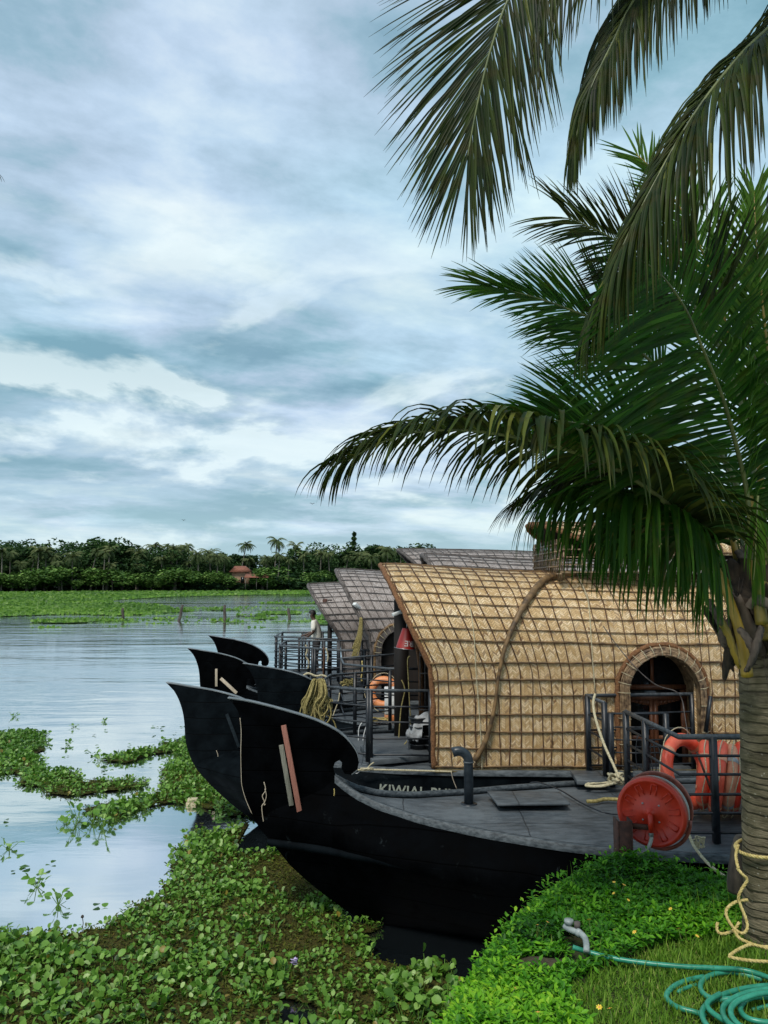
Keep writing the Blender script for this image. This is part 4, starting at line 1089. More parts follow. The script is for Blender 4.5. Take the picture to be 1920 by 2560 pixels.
for base, s in ((10, -1), (14, 1)):                  # five unequal fingers curled over the rail
    hb = BV[base]
    for k, (dy, L) in enumerate(((-.028, .055), (-.010, .066), (.009, .062), (.027, .048))):
        i = len(BV); BV += [hb+Vector((-.035, dy, .004)), hb+Vector((-.035-L*.55, dy*1.1, -.006)), hb+Vector((-.035-L*.8, dy*1.15, -.035))]
        BE += [(base, i), (i, i+1), (i+1, i+2)]; BR += [.0095, .0085, .007]
    i = len(BV); BV += [hb+Vector((-.008, -s*.034, .0)), hb+Vector((-.035, -s*.055, -.012)), hb+Vector((-.06, -s*.052, -.02))]; BE += [(base, i), (i, i+1), (i+1, i+2)]; BR += [.012, .010, .008]
body = skin_mesh('body', BV, BE, BR, M['skin'], man, 2)
man.scale = (.95, .95, .95)
# nose, ears on the turned head
hd = MB()
hc_ = mv(-.105, 0, 1.56)
for s in (-1, 1): hd.lathe(hc_+Vector((.012, s*.088, -.008)), [(.001, -.012), (.02, -.010), (.026, 0), (.018, .012), (.001, .012)], 10, 'y')
hd.tube([hc_+Vector((-.085, 0, .012)), hc_+Vector((-.112, 0, -.028)), hc_+Vector((-.09, 0, -.042))], [.010, .016, .012], 6)
hd.tube([hc_+Vector((-.082, -.022, -.062)), hc_+Vector((-.092, 0, -.062)), hc_+Vector((-.082, .022, -.062))], .007, 5)
hd.build('face_features', M['skin'], man, smooth=True)
hr = MB(); rows = []
for i in range(9):
    th = math.pi*.62*i/8; row = []
    for j in range(18):
        a = 2*math.pi*j/18; front = max(0, -math.cos(a)); rr = 1-.0*front; t2 = th*(1-.28*front)
        row.append(hc_+Vector((.012+.102*math.sin(t2)*math.cos(a), .094*math.sin(t2)*math.sin(a), .022+.10*math.cos(t2))))
    rows.append(row)
hr.grid(rows, True); hr.build('hair', M['hair'], man, smooth=True)
SV = [mv(.03, 0, .80), mv(.035, 0, .95), mv(.02, 0, 1.12), mv(-.01, 0, 1.30), mv(-.045, 0, 1.405), mv(-.03, -.15, 1.335), mv(-.05, -.215, 1.12), mv(-.03, .15, 1.335), mv(-.09, .215, 1.12)]
skin_mesh('shirt', SV, [(0, 1), (1, 2), (2, 3), (3, 4), (3, 5), (5, 6), (3, 7), (7, 8)], [.165, .155, .16, .145, .075, .078, .068, .078, .068], M['shirt'], man, 2)
TV = [mv(.02, 0, .90), mv(.02, 0, .80), mv(.03, -.09, .74), mv(.0, -.10, .44), mv(.055, -.10, .09), mv(.02, .09, .74), mv(-.06, .10, .44), mv(-.02, .10, .09)]
skin_mesh('trousers', TV, [(0, 1), (1, 2), (2, 3), (3, 4), (1, 5), (5, 6), (6, 7)], [.135, .14, .11, .078, .06, .11, .078, .06], M['trousers'], man, 2)

# ---- wooden sticks resting on the prows
def stick(a, b, w, h, mat, name, label): return thing(MB().bar(a, b, w, h, (0, 1, 0)), name, M[mat], label, 'plank', bevel=.004)
ys = YA-.07
stick(P(709, 1813, ys-.03), P(760, 2088, ys-.05), .052, .028, 'stick_red', 'wooden_stick', 'long reddish wooden stick leaning on the nearest black prow')
stick(P(703, 1862, ys), P(729, 2014, ys-.01), .048, .022, 'stick_grey', 'wooden_stick', 'shorter grey wooden stick behind the reddish one on the nearest prow')
stick(P(541, 1672, YD-.09), P(541, 1716, YD-.09), .05, .03, 'stick_pale', 'wooden_stick', 'short pale upright batten on the third prow from the left')
stick(P(552, 1696, YC-.5), P(592, 1733, YC-.55), .05, .03, 'stick_pale', 'wooden_stick', 'pale slanting stick between the prows, beside the upright batten')
stick(P(567, 1785, YB-.07), P(598, 1868, YB-.09), .045, .02, 'hull_grey', 'wooden_stick', 'dark slanting batten on the second prow, almost black')
# dried weed hanging on the black prow
def strand(pix, Y, r, mat, label, name='dried_strand'):
    pts = smooth_path([P(a, b, Y) for a, b in pix], 5); thing(MB().tube(pts, r, 5), name, M[mat], label, 'weed', smooth=True)
strand([(600, 1795), (603, 1830), (602, 1880), (603, 1935), (605, 1965), (615, 2000), (630, 2035)], YA-.045, .0035, 'stick_pale', 'thin dry line of weed down the leading edge of the nearest prow')
strand([(660, 1955), (664, 1975), (656, 1990), (661, 2005), (655, 2015), (656, 2035), (659, 2055)], YA-.05, .005, 'stick_pale', 'tangled pale dried root on the nearest prow, left of the sticks')
strand([(662, 1972), (666, 1990), (660, 2012), (664, 2010)], YA-.05, .004, 'stick_pale', 'short forked pale root beside the tangled root on the prow')
strand([(835, 1972), (836, 1982), (833, 1998), (826, 2018)], YA-.10, .006, 'rope_yellow', 'small yellow strip hanging on the nearest hull under the curl')
strand([(541, 1876), (545, 1890), (540, 1905), (527, 1915)], YB-.05, .005, 'stick_pale', 'short curved dry twig on the second prow')

# ---- coil of old rope on the tan boat's rail
q = MB(); top = Vector((ra.x+.04, 10.40, 2.0))
for k in range(30):
    a = rnd.uniform(0, 1); x = rnd.uniform(-.12, .15); L = rnd.uniform(.34, .60) - (.10 if x > .08 else 0); d = rnd.uniform(-.10, .08); w = rnd.uniform(.02, .07)
    pts = [top+Vector((x*.6, -.05+d*.4, .045+rnd.uniform(0, .04))), top+Vector((x*1.05-w*.4, -.10+d, -.10)), top+Vector((x-w-.05, -.10+d, -L*.6)), top+Vector((x-.03, -.09+d, -L)), top+Vector((x+w, -.06+d, -L*.75)), top+Vector((x*.7+w*.6, .0+d, -.15)), top+Vector((x*.3, .04, .03+rnd.uniform(0, .02)))]
    q.tube(smooth_path(pts, 6, True), .0095, 5, closed=True)
q.tube(smooth_path([top+Vector((.1, -.1, -.35)), top+Vector((.22, -.12, -.45)), top+Vector((.25, -.12, -.62)), top+Vector((.13, -.1, -.68)), top+Vector((.02, -.1, -.58))], 6), .009, 5)
thing(q, 'rope_coil', M['rope_old'], 'thick coil of old olive rope hung on the left end of the tan boat rail', 'rope', smooth=True)
# ropes tied on far rails, hanging bundle at the grey cabin's corner
q = MB(); t0 = P(903, 1546, 15.1)
for k in range(11):
    x = rnd.uniform(-.07, .03); L = rnd.uniform(.45, .75)
    q.tube(smooth_path([t0+Vector((x*.3, 0, .02)), t0+Vector((x*.6-.03, -.02, -L*.5)), t0+Vector((x-.11, -.03, -L)), t0+Vector((x-.06, -.03, -L*.9)), t0+Vector((x*.5+.01, -.01, -L*.4)), t0+Vector((x*.3+.01, 0, .01))], 5), .012, 5)
thing(q, 'rope_bundle', M['rope_old'], 'bundle of yellowish rope hanging at the front corner of the grey cabin', 'rope', smooth=True)
def tie(pix, Y, r, mat, label, name='tied_rope'):
    thing(MB().tube(smooth_path([P(a, b, Y) for a, b in pix], 4), r, 5), name, M[mat], label, 'rope', smooth=True)
tie([(764, 1612), (768, 1625), (765, 1640), (772, 1655), (770, 1672)], 16.2, .018, 'rope', 'pale rope tied to the far rail left of the man, hanging straight')
tie([(809, 1618), (810, 1650), (808, 1680), (809, 1715), (806, 1722)], 15.2, .016, 'cord', 'brown rope hanging down the far rail below the man')
tie([(815, 1620), (820, 1640), (818, 1655)], 15.2, .014, 'rope', 'short pale rope end on the far rail just right of the man')
tie([(905, 1652), (906, 1675), (903, 1695), (905, 1703)], 13.4, .014, 'rope_yellow', 'yellow rope tied round the middle rail above the orange lifebuoy')
tie([(849, 1732), (846, 1752), (836, 1780), (829, 1800)], 12.2, .010, 'rope', 'thin cord slanting across the tan boat bow rail')
tie([(742, 1685), (755, 1690), (770, 1683), (790, 1690), (806, 1688), (820, 1694)], 15.1, .02, 'rope', 'pale tangled rope lying on the deck edge at the man\'s feet')
tie([(1025, 1640), (1019, 1650), (1021, 1700), (1024, 1760), (1026, 1810), (1018, 1850), (1010, 1862)], 10.8, .008, 'rope_old', 'loose cord hanging in the dark doorway of the tan cabin')
tie([(1004, 1700), (1012, 1725), (1003, 1770), (998, 1830), (997, 1862)], 11.6, .010, 'rope_old', 'frayed cord hanging down the dark front post of the tan cabin')
tie([(905, 1806), (897, 1822), (896, 1850), (893, 1862), (900, 1860)], 11.4, .008, 'white', 'thin white line with a loop hanging from the tan boat rail')
tie([(918, 1808), (910, 1835), (907, 1858), (912, 1862)], 11.4, .008, 'white', 'second thin white line hanging beside the looped one')
q = MB(); k0 = P(872, 1703, 13.3)
for k in range(8): q.tube(smooth_path([k0+Vector((rnd.uniform(-.15, .15), rnd.uniform(-.03, .03), rnd.uniform(-.09, .05))) for _ in range(4)], 5, True), .012, 5, closed=True)
thing(q, 'knotted_rope', M['rope_old'], 'dark knotted rope bunched on the second boat rail', 'rope', smooth=True)
# rope from the ring to the sill of the tan cabin
pts = [P(891, 1925, 9.71), P(925, 1924, 9.69), P(980, 1925, 9.68), P(1060, 1927, 9.67), P(1130, 1929, 9.66)]
q = MB(); ropeify(q, smooth_path(pts, 6), .011)
for k in range(4): q.tube(smooth_path([P(895+rnd.uniform(0, 42), 1923+rnd.uniform(-4, 4), 9.68+rnd.uniform(-.03, .0)) for _ in range(5)], 4), .008, 5)
q.tube(smooth_path([P(918, 1922, 9.68), P(926, 1912, 9.67), P(935, 1906, 9.67)], 4), .008, 5)
thing(q, 'bow_line', M['rope'], 'cream rope tied to the steel ring below the tan cabin', 'rope')
tie([(1128, 1930), (1133, 1950), (1142, 1972)], 9.6, .005, 'stick_pale', 'thin stiff wire hanging from the tan boat sill to the nearest deck')

# ---- orange lifebuoy and white box on the grey boat's deck
def torus(c, R_, r_, axis='y', n=36, m=12, rot=None, sq=1.):
    q = MB(); rows = []
    for i in range(n):
        a = 2*math.pi*i/n; row = []
        for j in range(m):
            b = 2*math.pi*j/m; rr = R_+r_*math.cos(b); h = r_*math.sin(b)*sq
            v = {'y': Vector((rr*math.cos(a), h, rr*math.sin(a))), 'x': Vector((h, rr*math.cos(a), rr*math.sin(a))), 'z': Vector((rr*math.cos(a), rr*math.sin(a), h))}[axis]
            if rot is not None: v = rot @ v
            row.append(Vector(c)+v)
        rows.append(row)
    rows.append(rows[0]); q.grid(rows, True); return q
def lifebuoy(c, R_, r_, rot, mat, label, group, band='white', straps=4, name='lifebuoy'):
    low = Vector(c)-Vector((0, 0, R_+r_)); root = empty(name, low, label, 'lifebuoy', group)
    torus(c, R_, r_, 'x', 40, 14, rot, .95).build('ring', mat, root, smooth=True)
    ln = MB()
    for k in range(straps):
        a0 = math.pi/4+k*math.pi/2
        q = MB(); 
        rows = []
        for i in range(5):
            a = a0-.07+.14*i/4; row = []
            for j in range(14):
                b = 2*math.pi*j/14; rr = R_+(r_+.004)*math.cos(b); v = Vector(((r_*.95+.004)*math.sin(b), rr*math.cos(a), rr*math.sin(a)))
                row.append(Vector(c)+(rot @ v if rot is not None else v))
            rows.append(row)
        q.grid(rows, True); q.build('band', M['buoy_pale'] if mat is not M['buoy_pale'] else M['cloth'], root, smooth=True)
    pts = []
    for i in range(48):
        a = 2*math.pi*i/48; w = R_+r_+.008+.045*abs(math.sin(2*a-math.pi/2))
        v = Vector((.012*math.sin(5*a), w*math.cos(a), w*math.sin(a))); pts.append(Vector(c)+(rot @ v if rot is not None else v))
    ln.tube(pts, .0055, 5, closed=True); ln.build('grab_line', M['rope'], root)
    return root
cz_ = P(959, 1731, 13.75)
lifebuoy(cz_, .215, .07, Matrix.Rotation(R(82), 3, 'Z') @ Matrix.Rotation(R(12), 3, 'Y'), M['orange'], 'orange lifebuoy hung behind the rail of the grey boat, left of the white box', None)
wb = P(985, 1771, 13.2); z1 = 1.06
root = empty('cool_box', (wb.x, 13.2, z1), 'white plastic box with an orange base on the grey boat deck', 'box')
MB().box((wb.x-.16, 13.0, z1), (wb.x+.16, 13.4, z1+.10)).build('base', M['orange'], root, bevel=.015)
MB().box((wb.x-.16, 13.0, z1+.102), (wb.x+.16, 13.4, z1+.47)).build('body', M['white'], root, bevel=.03)
MB().box((wb.x-.165, 12.99, z1+.472), (wb.x+.165, 13.41, z1+.52)).build('lid', M['white'], root, bevel=.02)
q = MB(); k0 = P(950, 1796, 12.9)
for k in range(10): q.tube(smooth_path([Vector((k0.x+rnd.uniform(-.16, .16), 12.9+rnd.uniform(-.15, .15), 1.08+rnd.uniform(0, .05))) for _ in range(4)], 5, True), .01, 5, closed=True)
thing(q, 'rope_heap', M['rope_yellow'], 'small heap of yellow rope on the deck left of the white box', 'rope', smooth=True)

# ---- upturned fire bucket under the eave of the tan cabin
bp = P(1016, 1596, 10.25); rt_ = Matrix.Rotation(R(6), 3, 'Y')
root = empty('fire_bucket', (bp.x, bp.y, bp.z-.14), 'red fire bucket hung upside down under the tan thatch edge', 'bucket')
q = MB(); q.lathe(bp, [(.001, .13), (.065, .13), (.068, .125), (.125, -.125), (.130, -.135), (.118, -.135), (.06, .11)], 32, tilt=rt_); q.build('pail', M['bucket'], root, smooth=True)
q = MB(); q.tube([bp+rt_ @ Vector((.146*math.cos(a), 0, -.13-.16*math.sin(a)*0-.0)) + Vector((0, -.15*math.sin(a), .0)) for a in np.linspace(0, math.pi, 10)], .004, 5); q.build('handle', M['metal'], root)
q = MB(); q.tube([bp+Vector((0, 0, .12)), bp+Vector((.02, .05, .30))], .006, 5); q.build('hook', M['metal'], root)
me = text_mesh('FIRE', .10, .001)
vs_ = np.empty(len(me.vertices)*3, dtype=np.float32); me.vertices.foreach_get('co', vs_); vs_ = vs_.reshape(-1, 3)
wd = vs_[:, 0].max(); X = -(vs_[:, 0]-wd/2); Z = -(vs_[:, 1]-.03)-.055; rad = .098-Z*.235+.003+vs_[:, 2]; ang = (X+.075)/.105
nv = np.stack([rad*np.sin(ang), -rad*np.cos(ang), Z], 1); rm = np.array(rt_); nv = nv @ rm.T+np.array(bp)
me.vertices.foreach_set('co', nv.astype(np.float32).reshape(-1)); me.materials.clear(); link('lettering', me, M['redtext'], root)

# ---- stacked black tubs with a cloth over them, at the tan cabin's door
def tub_stack(px, n, label, grp):
    c = P(px, 1850, 10.55); root = empty('plastic_tub_stack', (c.x, 10.55, 1.07), label, 'tubs', grp)
    for k in range(n):
        z = 1.075+k*.115; s = 1-.0*k
        q = MB(); q.lathe((c.x+rnd.uniform(-.008, .008), 10.55, z), [(.001, 0), (.095, 0), (.125, .13), (.14, .13), (.14, .145), (.12, .145), (.09, .02), (.001, .02)], 24); q.build('tub', M['blackplastic'], root, smooth=True)
tub_stack(1047, 4, 'stack of black plastic tubs by the tan cabin door, left stack', None)
tub_stack(1078, 3, 'stack of black plastic tubs hard against the thatch edge, right stack', None)
q = MB(); c = P(1056, 1760, 10.5); n = 22; rows = []
for i in range(n):
    row = []
    for j in range(n):
        u, v = i/(n-1)-.5, j/(n-1)-.5; rr = max(abs(u), abs(v))*2
        nzz = float(fbm(np.array([u*3.]), np.array([v*3.]), 1.7, 5)[0])-.5; z = 1.60+.10*nzz-max(0, rr-.40)*.34*(1+1.6*nzz)*(1.5 if u < 0 else .7)+.05*u
        row.append(Vector((c.x+u*.42+.05*nzz, 10.53+v*.30, z)))
    rows.append(row)
q.grid(rows); o = q.build('pale_cloth', M['cloth'], None, smooth=True); tag(o, 'crumpled pale cloth draped over the black tubs', 'cloth')
md = o.modifiers.new('t', 'SOLIDIFY'); md.thickness = .004

# ---- rows of lifebuoys on the nearest boat's deck
yb = 7.78
zc0 = 1.13+.36
LB = [(1716, 26, 'buoy', 'weathered red lifebuoy leaning at the left end of the row'), (1764, 4, 'buoy', 'second red lifebuoy of the row, standing upright'), (1792, -2, 'buoy', 'third lifebuoy of the row, dull red'),
      (1820, 5, 'buoy_pale', 'faded pale orange lifebuoy in the middle of the row'), (1848, -2, 'buoy_hot', 'brightest red lifebuoy of the row, next to the palm trunk'), (1876, 4, 'buoy_pale', 'pale lifebuoy at the right end of the row, partly behind the palm trunk'),
      (1896, 6, 'buoy', 'red lifebuoy hidden behind the palm trunk')]
for k, (px, yaw, mt, lab) in enumerate(LB):
    c = P(px, 1955, yb); c = Vector((c.x, yb+.05*math.sin(k*2.), zc0-(.0 if k else -.03)-.01*k))
    rot = Matrix.Rotation(R(-24 - yaw*1.2 if k == 0 else -24+yaw*.6), 3, 'Z') @ Matrix.Rotation(R([-12, 5, 8, 8, 10, 8, 9][k]), 3, 'Y')
    lifebuoy(c, [.30, .27, .295, .265, .29, .27, .28][k], .064, rot, M[mt], lab, 'lifebuoys standing in a row on the nearest deck')

# ---- ropes and cables on the nearest boat
q = MB(); ropeify(q, smooth_path([P(1488, 1735, 9.1), P(1483, 1760, 9.05), P(1490, 1800, 8.9), P(1510, 1860, 8.7), P(1535, 1915, 8.5), P(1548, 1945, 8.4)], 5), .016)
thing(q, 'mooring_rope', M['rope'], 'cream rope slanting from the rail corner down to the knot on the nearest deck', 'rope')
q = MB(); kc = G(1545, 1968, 1.1)
for k in range(9):
    pts = [kc+Vector((rnd.uniform(-.10, .08), rnd.uniform(-.09, .09), .03+rnd.uniform(0, .12))) for _ in range(4)]; q.tube(smooth_path(pts, 6, True), .014, 6, closed=True)
for dx in (0, .03): q.tube(smooth_path([kc+Vector((-.02, 0, .05)), kc+Vector((-.2, -.05-dx, .03)), kc+Vector((-.33-dx, -.02, .02)), kc+Vector((-.26, .08+dx, .02)), kc+Vector((-.05, .05, .04))], 6), .014, 6)
thing(q, 'rope_knot', M['rope'], 'big cream rope knot on the deck just above the red hose reel', 'rope', smooth=True)
q = MB(); q.tube(smooth_path([G(1467, 2004, 1.12), G(1490, 2003, 1.12), G(1515, 1998, 1.12), G(1560, 2000, 1.12)], 5), .02, 7)
thing(q, 'rope_end', M['rope_old'], 'short thick rope end lying on the deck left of the red hose reel', 'rope', smooth=True)
q = MB(); q.tube(smooth_path([G(1325, 1957, 1.10), G(1350, 1957, 1.12), G(1400, 1975, 1.12), G(1450, 2005, 1.12), G(1500, 2028, 1.12), G(1530, 2035, 1.10), G(1545, 2036, 1.12)], 6), .008, 6)
thing(q, 'deck_cable', M['wire'], 'black cable curving across the grey foredeck', 'cable', smooth=True)
q = MB(); q.tube(smooth_path([P(1508, 1565, 9.5), P(1540, 1610, 9.45), P(1590, 1670, 9.4), P(1640, 1712, 9.4), P(1688, 1728, 9.4), P(1705, 1750, 9.4), P(1712, 1790, 9.3), P(1720, 1840, 9.2)], 6), .0065, 6)
thing(q, 'hanging_cable', M['greypole'], 'grey cable sagging across the arched window', 'cable', smooth=True)
q = MB(); q.tube(smooth_path([P(1597, 1838, 7.9), P(1592, 1850, 7.9), P(1590, 1890, 7.9), P(1594, 1925, 7.9)], 4), .005, 5); q.tube(smooth_path([P(1597, 1838, 7.9), P(1604, 1843, 8.2)], 4), .005, 5)
for dx in (0, 8, 20, 34): q.tube(smooth_path([P(1622+dx*.6, 1860, 8.0), P(1618+dx, 1890, 7.95), P(1626+dx*.7, 1925, 7.9), P(1612+dx, 1945, 7.9)], 5), .006, 5)
thing(q, 'wire_bundle', M['wire'], 'tangle of dark wires hanging on the diagonal rail behind the hose reel', 'cable', smooth=True)
q = MB(); ropeify(q, smooth_path([P(1723, 2088, 6.85), P(1735, 2115, 6.75), P(1762, 2150, 6.6), P(1795, 2180, 6.3), P(1838, 2206, 5.9)], 6), .013)
for k in range(6): q.tube(smooth_path([P(1738+rnd.uniform(-8, 26), 2108+rnd.uniform(-18, 12), 6.82) for _ in range(4)], 4), .007, 5)
thing(q, 'shore_line', M['rope'], 'cream rope running from the nearest boat rail foot to the bank', 'rope')

# ---- red fire hose reel on its post
RC = P(1629, 2030, 6.0); yaw = R(-33)
root = empty('hose_reel', (P(1548, 2170, 6.0).x, 6.0, 1.2), 'round red fire hose reel with faded rim on a rusty post', 'hose reel')
rz = Matrix.Rotation(yaw, 3, 'Z')
def rl(x, y, z): return RC+rz @ Vector((x, y, z))
Rr = .256
q = MB(); q.lathe(RC, [(.001, -.035), (.05, -.035), (.06, -.02), (Rr*.86, -.02), (Rr*.88, -.032), (Rr*.95, -.032), (Rr, -.02), (Rr, .008), (Rr*.97, .008), (.001, .008)], 64, 'y', rz); dsk = q.build('front_disc', M['red'], root, smooth=False)
q = MB()
for k in range(10):
    a = k*math.pi/5+.17
    for s in (-1, 1):
        b = a+s*.10; q.tube([rl(Rr*.52*math.cos(a+s*.15), -.022, Rr*.52*math.sin(a+s*.15)), rl(Rr*.82*math.cos(b), -.022, Rr*.82*math.sin(b))], .0045, 5)
    q.tube([rl(Rr*.82*math.cos(a+t), -.022, Rr*.82*math.sin(a+t)) for t in (-.10, 0, .10)], .0045, 5)
q.build('pressed_ribs', M['red'], dsk)
q = MB()
for a in np.radians([45, 135, 225, 315]): q.lathe(rl(.085*math.cos(a), -.02, .085*math.sin(a)), [(.001, -.008), (.007, -.007), (.008, 0)], 8, 'y', rz)
q.build('bolt', M['metal'], dsk)
q = MB(); q.lathe(RC, [(.001, -.06), (.022, -.058), (.024, -.045), (.036, -.043), (.04, -.034)], 24, 'y', rz); q.build('hub', M['red'], root, smooth=False)
q = MB(); q.lathe(RC, [(Rr*.97, .009), (Rr*1.01, .012), (Rr*1.02, .03), (Rr*.98, .035)], 64, 'y', rz); q.build('rim', M['redold'], root)
q = MB()
for k, yy in enumerate((.05, .08, .11, .14)): q.tube([rl((Rr*.90)*math.cos(a), yy, (Rr*.90)*math.sin(a)-.012*(k % 2)) for a in np.linspace(0, 2*math.pi, 49)[:-1]], .017, 8, closed=True)
q.build('wound_hose', M['hosegrey'], root, smooth=True)
q = MB(); q.lathe(RC, [(.001, .17), (Rr*.97, .17), (Rr*1.02, .16), (Rr*1.03, .19), (Rr*.97, .20), (.001, .2)], 64, 'y', rz); q.build('back_disc', M['redold'], root)
q = MB(); q.tube([rl(.0, -.05, 0), rl(.008, -.075, -.01), rl(.010, -.075, -.07), rl(.010, -.07, -.13)], [.016, .02, .02, .017], 10); q.build('elbow', M['red'], root, smooth=True)
q = MB(); q.bar(rl(-.235, -.065, -.115), rl(.02, -.065, -.095), .03, .035); q.build('arm', M['rust'], root)
pc = rl(-.255, -.02, 0)
q = MB(); zt_ = P(1545, 2046, 6.0).z
for a, b in (((pc.x-.055, 5.93, 1.1), (pc.x-.045, 6.05, zt_)), ((pc.x-.043, 5.93, 1.1), (pc.x+.045, 5.945, zt_-.002)), ((pc.x+.047, 5.93, 1.1), (pc.x+.057, 6.05, zt_))): q.box(a, b)
q.build('post', M['rust'], root)
pts = smooth_path([rl(.010, -.07, -.13), rl(.012, -.075, -.17), rl(-.01, -.085, -.24), rl(-.07, -.10, -.33), rl(-.13, -.12, -.40), rl(-.16, -.13, -.46)], 6)
MB().tube(pts, .014, 10).build('outlet_hose', M['hosegrey'], root, smooth=True)
q = MB(); q.lathe(rl(.010, -.072, -.145), [(.018, -.012), (.019, 0), (.018, .012)], 12); q.build('hose_clamp', M['metal'], root)
for s in (0,):
    q = MB(); q.tube([rl((Rr*1.0)*math.cos(a), .10+.06*max(0, -math.sin(a)), (Rr*1.0)*math.sin(a)-.035-.02*max(0, -math.sin(a))) for a in np.linspace(math.pi*1.02, math.pi*1.98, 20)], .014, 8); q.build('loose_turn', M['redold'], root, smooth=True)

# ---- floating white block among the weed
fp = G(480, 2012); root_ = MB(); x, y = fp.x, fp.y
root_.box((x-.085, y-.05, -.02), (x+.07, y+.05, .045)); root_.box((x-.065, y-.045, .047), (x+.085, y+.05, .10))
thing(root_, 'floating_block', M['rope'], 'cream foam block floating in the weed by the second prow', 'float', bevel=.012)
# ---- two birds far off in the sky
for px, py, Y, s, lab in ((781, 1260, 60, .28, 'tiny dark bird gliding just left of the drooping palm frond tip'), (459, 1301, 80, .30, 'tiny dark bird flying low over the far treeline')):
    c = P(px, py, Y); q = MB()
    q.add([c+Vector((-.9, 0, .25))*s, c+Vector((-.35, 0, .32))*s, c+Vector((0, .0, .08))*s, c+Vector((0, .2, -.02))*s, c+Vector((-.4, .22, .22))*s, c+Vector((.9, 0, .12))*s, c+Vector((.35, 0, .3))*s, c+Vector((.4, .22, .2))*s], [(0, 1, 2, 3, 4), (5, 7, 3, 2, 6)])
    q.tube([c+Vector((-.1, -.25, -.02))*s, c+Vector((0, 0, 0)), c+Vector((.05, .35, .02))*s], [.03*s, .11*s, .03*s], 6)
    thing(q, 'bird', M['birdm'], lab, 'bird', 'birds in the sky')

# ================================================================== BANK
EDGE = [(-.25, 2.2), (.0, 3.1), (.22, 3.72), (.40, 4.2), (.68, 4.80), (1.0, 5.3), (1.38, 5.72), (1.75, 5.92), (2.1, 5.72), (2.48, 5.60), (3.2, 5.7), (5, 6.0), (9, 6.2)]
BANKP = EDGE+[(9, -3), (-1.2, -3), (-.8, .5)]
ZB = 1.30
def bank_z(x, y):
    d = polydist(x, y, BANKP)
    z = np.where(d > 0, ZB, ZB+d*2.6)
    z = np.where(d > 0, ZB-.10*np.exp(-d/.12), z-.10)
    z = z+.05*(fbm(x, y, 1.6, 2)-.5)+.04*np.exp(-((x-1.72)**2+(y-5.75)**2)/.12)
    return np.maximum(z, -.6)
gx = np.linspace(-2.5, 9, 190); gy = np.linspace(-3, 7.6, 176); GX, GY = np.meshgrid(gx, gy); GZ = bank_z(GX, GY)
V = np.stack([GX, GY, GZ], -1).reshape(-1, 3); nx_ = len(gx); idx = np.arange(len(gy)*nx_).reshape(len(gy), nx_)
F = np.stack([idx[:-1, :-1], idx[:-1, 1:], idx[1:, 1:], idx[1:, :-1]], -1).reshape(-1, 4)
keep = (V[F][:, :, 2].max(1) > -.59); me = np_mesh('bank_ground', V, F[keep], smooth=True)
tag(link('bank_ground', me, M['soil'], loc=(2, 3, 1)), kind='structure')

# bare earth patch
def blob_sheet(cx, cy, rx, ry, rot, lift, n=40, rings=8):
    q = MB(); rows = []
    for i in range(rings+1):
        row = []
        for j in range(n):
            a = 2*math.pi*j/n; r_ = i/rings*(1+.18*math.sin(3*a+1)+.1*math.sin(7*a)); x = cx+r_*(rx*math.cos(a)*math.cos(rot)-ry*math.sin(a)*math.sin(rot)); y = cy+r_*(rx*math.cos(a)*math.sin(rot)+ry*math.sin(a)*math.cos(rot))
            row.append(Vector((x, y, float(bank_z(np.array([x]), np.array([y]))[0])+lift*(1-(i/rings)**3)+.004)))
        rows.append(row)
    return q.grid(rows, True)
bc = G(1365, 2398, 1.33); BARE = (bc.x, bc.y, .19, .075)
q = blob_sheet(bc.x, bc.y, .21, .08, -.25, .03); tag(q.build('bare_earth', M['baresoil'], smooth=True), kind='structure')

# creeper leaves
LT = [(0, 0, 0), (.16, .30, .03), (.21, .62, .05), (0, 1., -.04), (-.21, .62, .05), (-.16, .30, .03), (0, .45, -.03)]
LF = [(0, 1, 6), (1, 2, 6), (2, 3, 6), (3, 4, 6), (4, 5, 6), (5, 0, 6)]
def bank_pts(n, seed, cond):
    g = np.random.default_rng(seed); xs_ = []; tot = 0
    while tot < n:
        x = g.uniform(-.8, 4.2, n); y = g.uniform(1.8, 6.5, n); ok = cond(x, y, g); xs_.append(np.stack([x[ok], y[ok]], 1)); tot += ok.sum()
    return np.concatenate(xs_)[:n], g
def weed_cover(x, y):
    """0..1 creeper thickness: along the bank's edge, thinning towards the lawn"""
    d = polydist(x, y, BANKP)
    lawn = np.interp(x, [.2, .62, 1.0, 1.5, 2.1, 2.8], [3.3, 3.75, 4.25, 4.62, 4.72, 4.6])      # lawn lies nearer than this line
    lawn2 = np.interp(y, [2.6, 3.2, 3.6, 4.1, 4.4], [1.25, 1.10, .98, .90, .95])
    m = (y > lawn+.25*(fbm(x, y, 3., 9)-.5)) | (x < lawn2+.22*(fbm(x, y, 4., 5)-.5))
    return m & (d > -.45)
def not_bare(x, y): return (~inpoly(x, y, [(a.x, a.y) for a in (G(1400, 2330, 1.33), G(1450, 2322, 1.33), G(1490, 2390, 1.33), G(1430, 2400, 1.33))])) &  ((((x-BARE[0])/BARE[2])**2+((y-BARE[1])/BARE[3])**2) > 1.15)
NW = 30000
pt, g = bank_pts(NW, 21, lambda x, y, g: weed_cover(x, y) & not_bare(x, y) & (polydist(x, y, BANKP) > -.42))
d = polydist(pt[:, 0], pt[:, 1], BANKP)
thick = .02+.11*fbm(pt[:, 0], pt[:, 1], 2.6, 12)+.05*np.exp(-((pt[:, 0]-1.80)**2/.10+(pt[:, 1]-5.75)**2/.05))
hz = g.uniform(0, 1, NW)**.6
pos = np.stack([pt[:, 0], pt[:, 1], bank_z(pt[:, 0], pt[:, 1])+thick*hz+.005], 1)
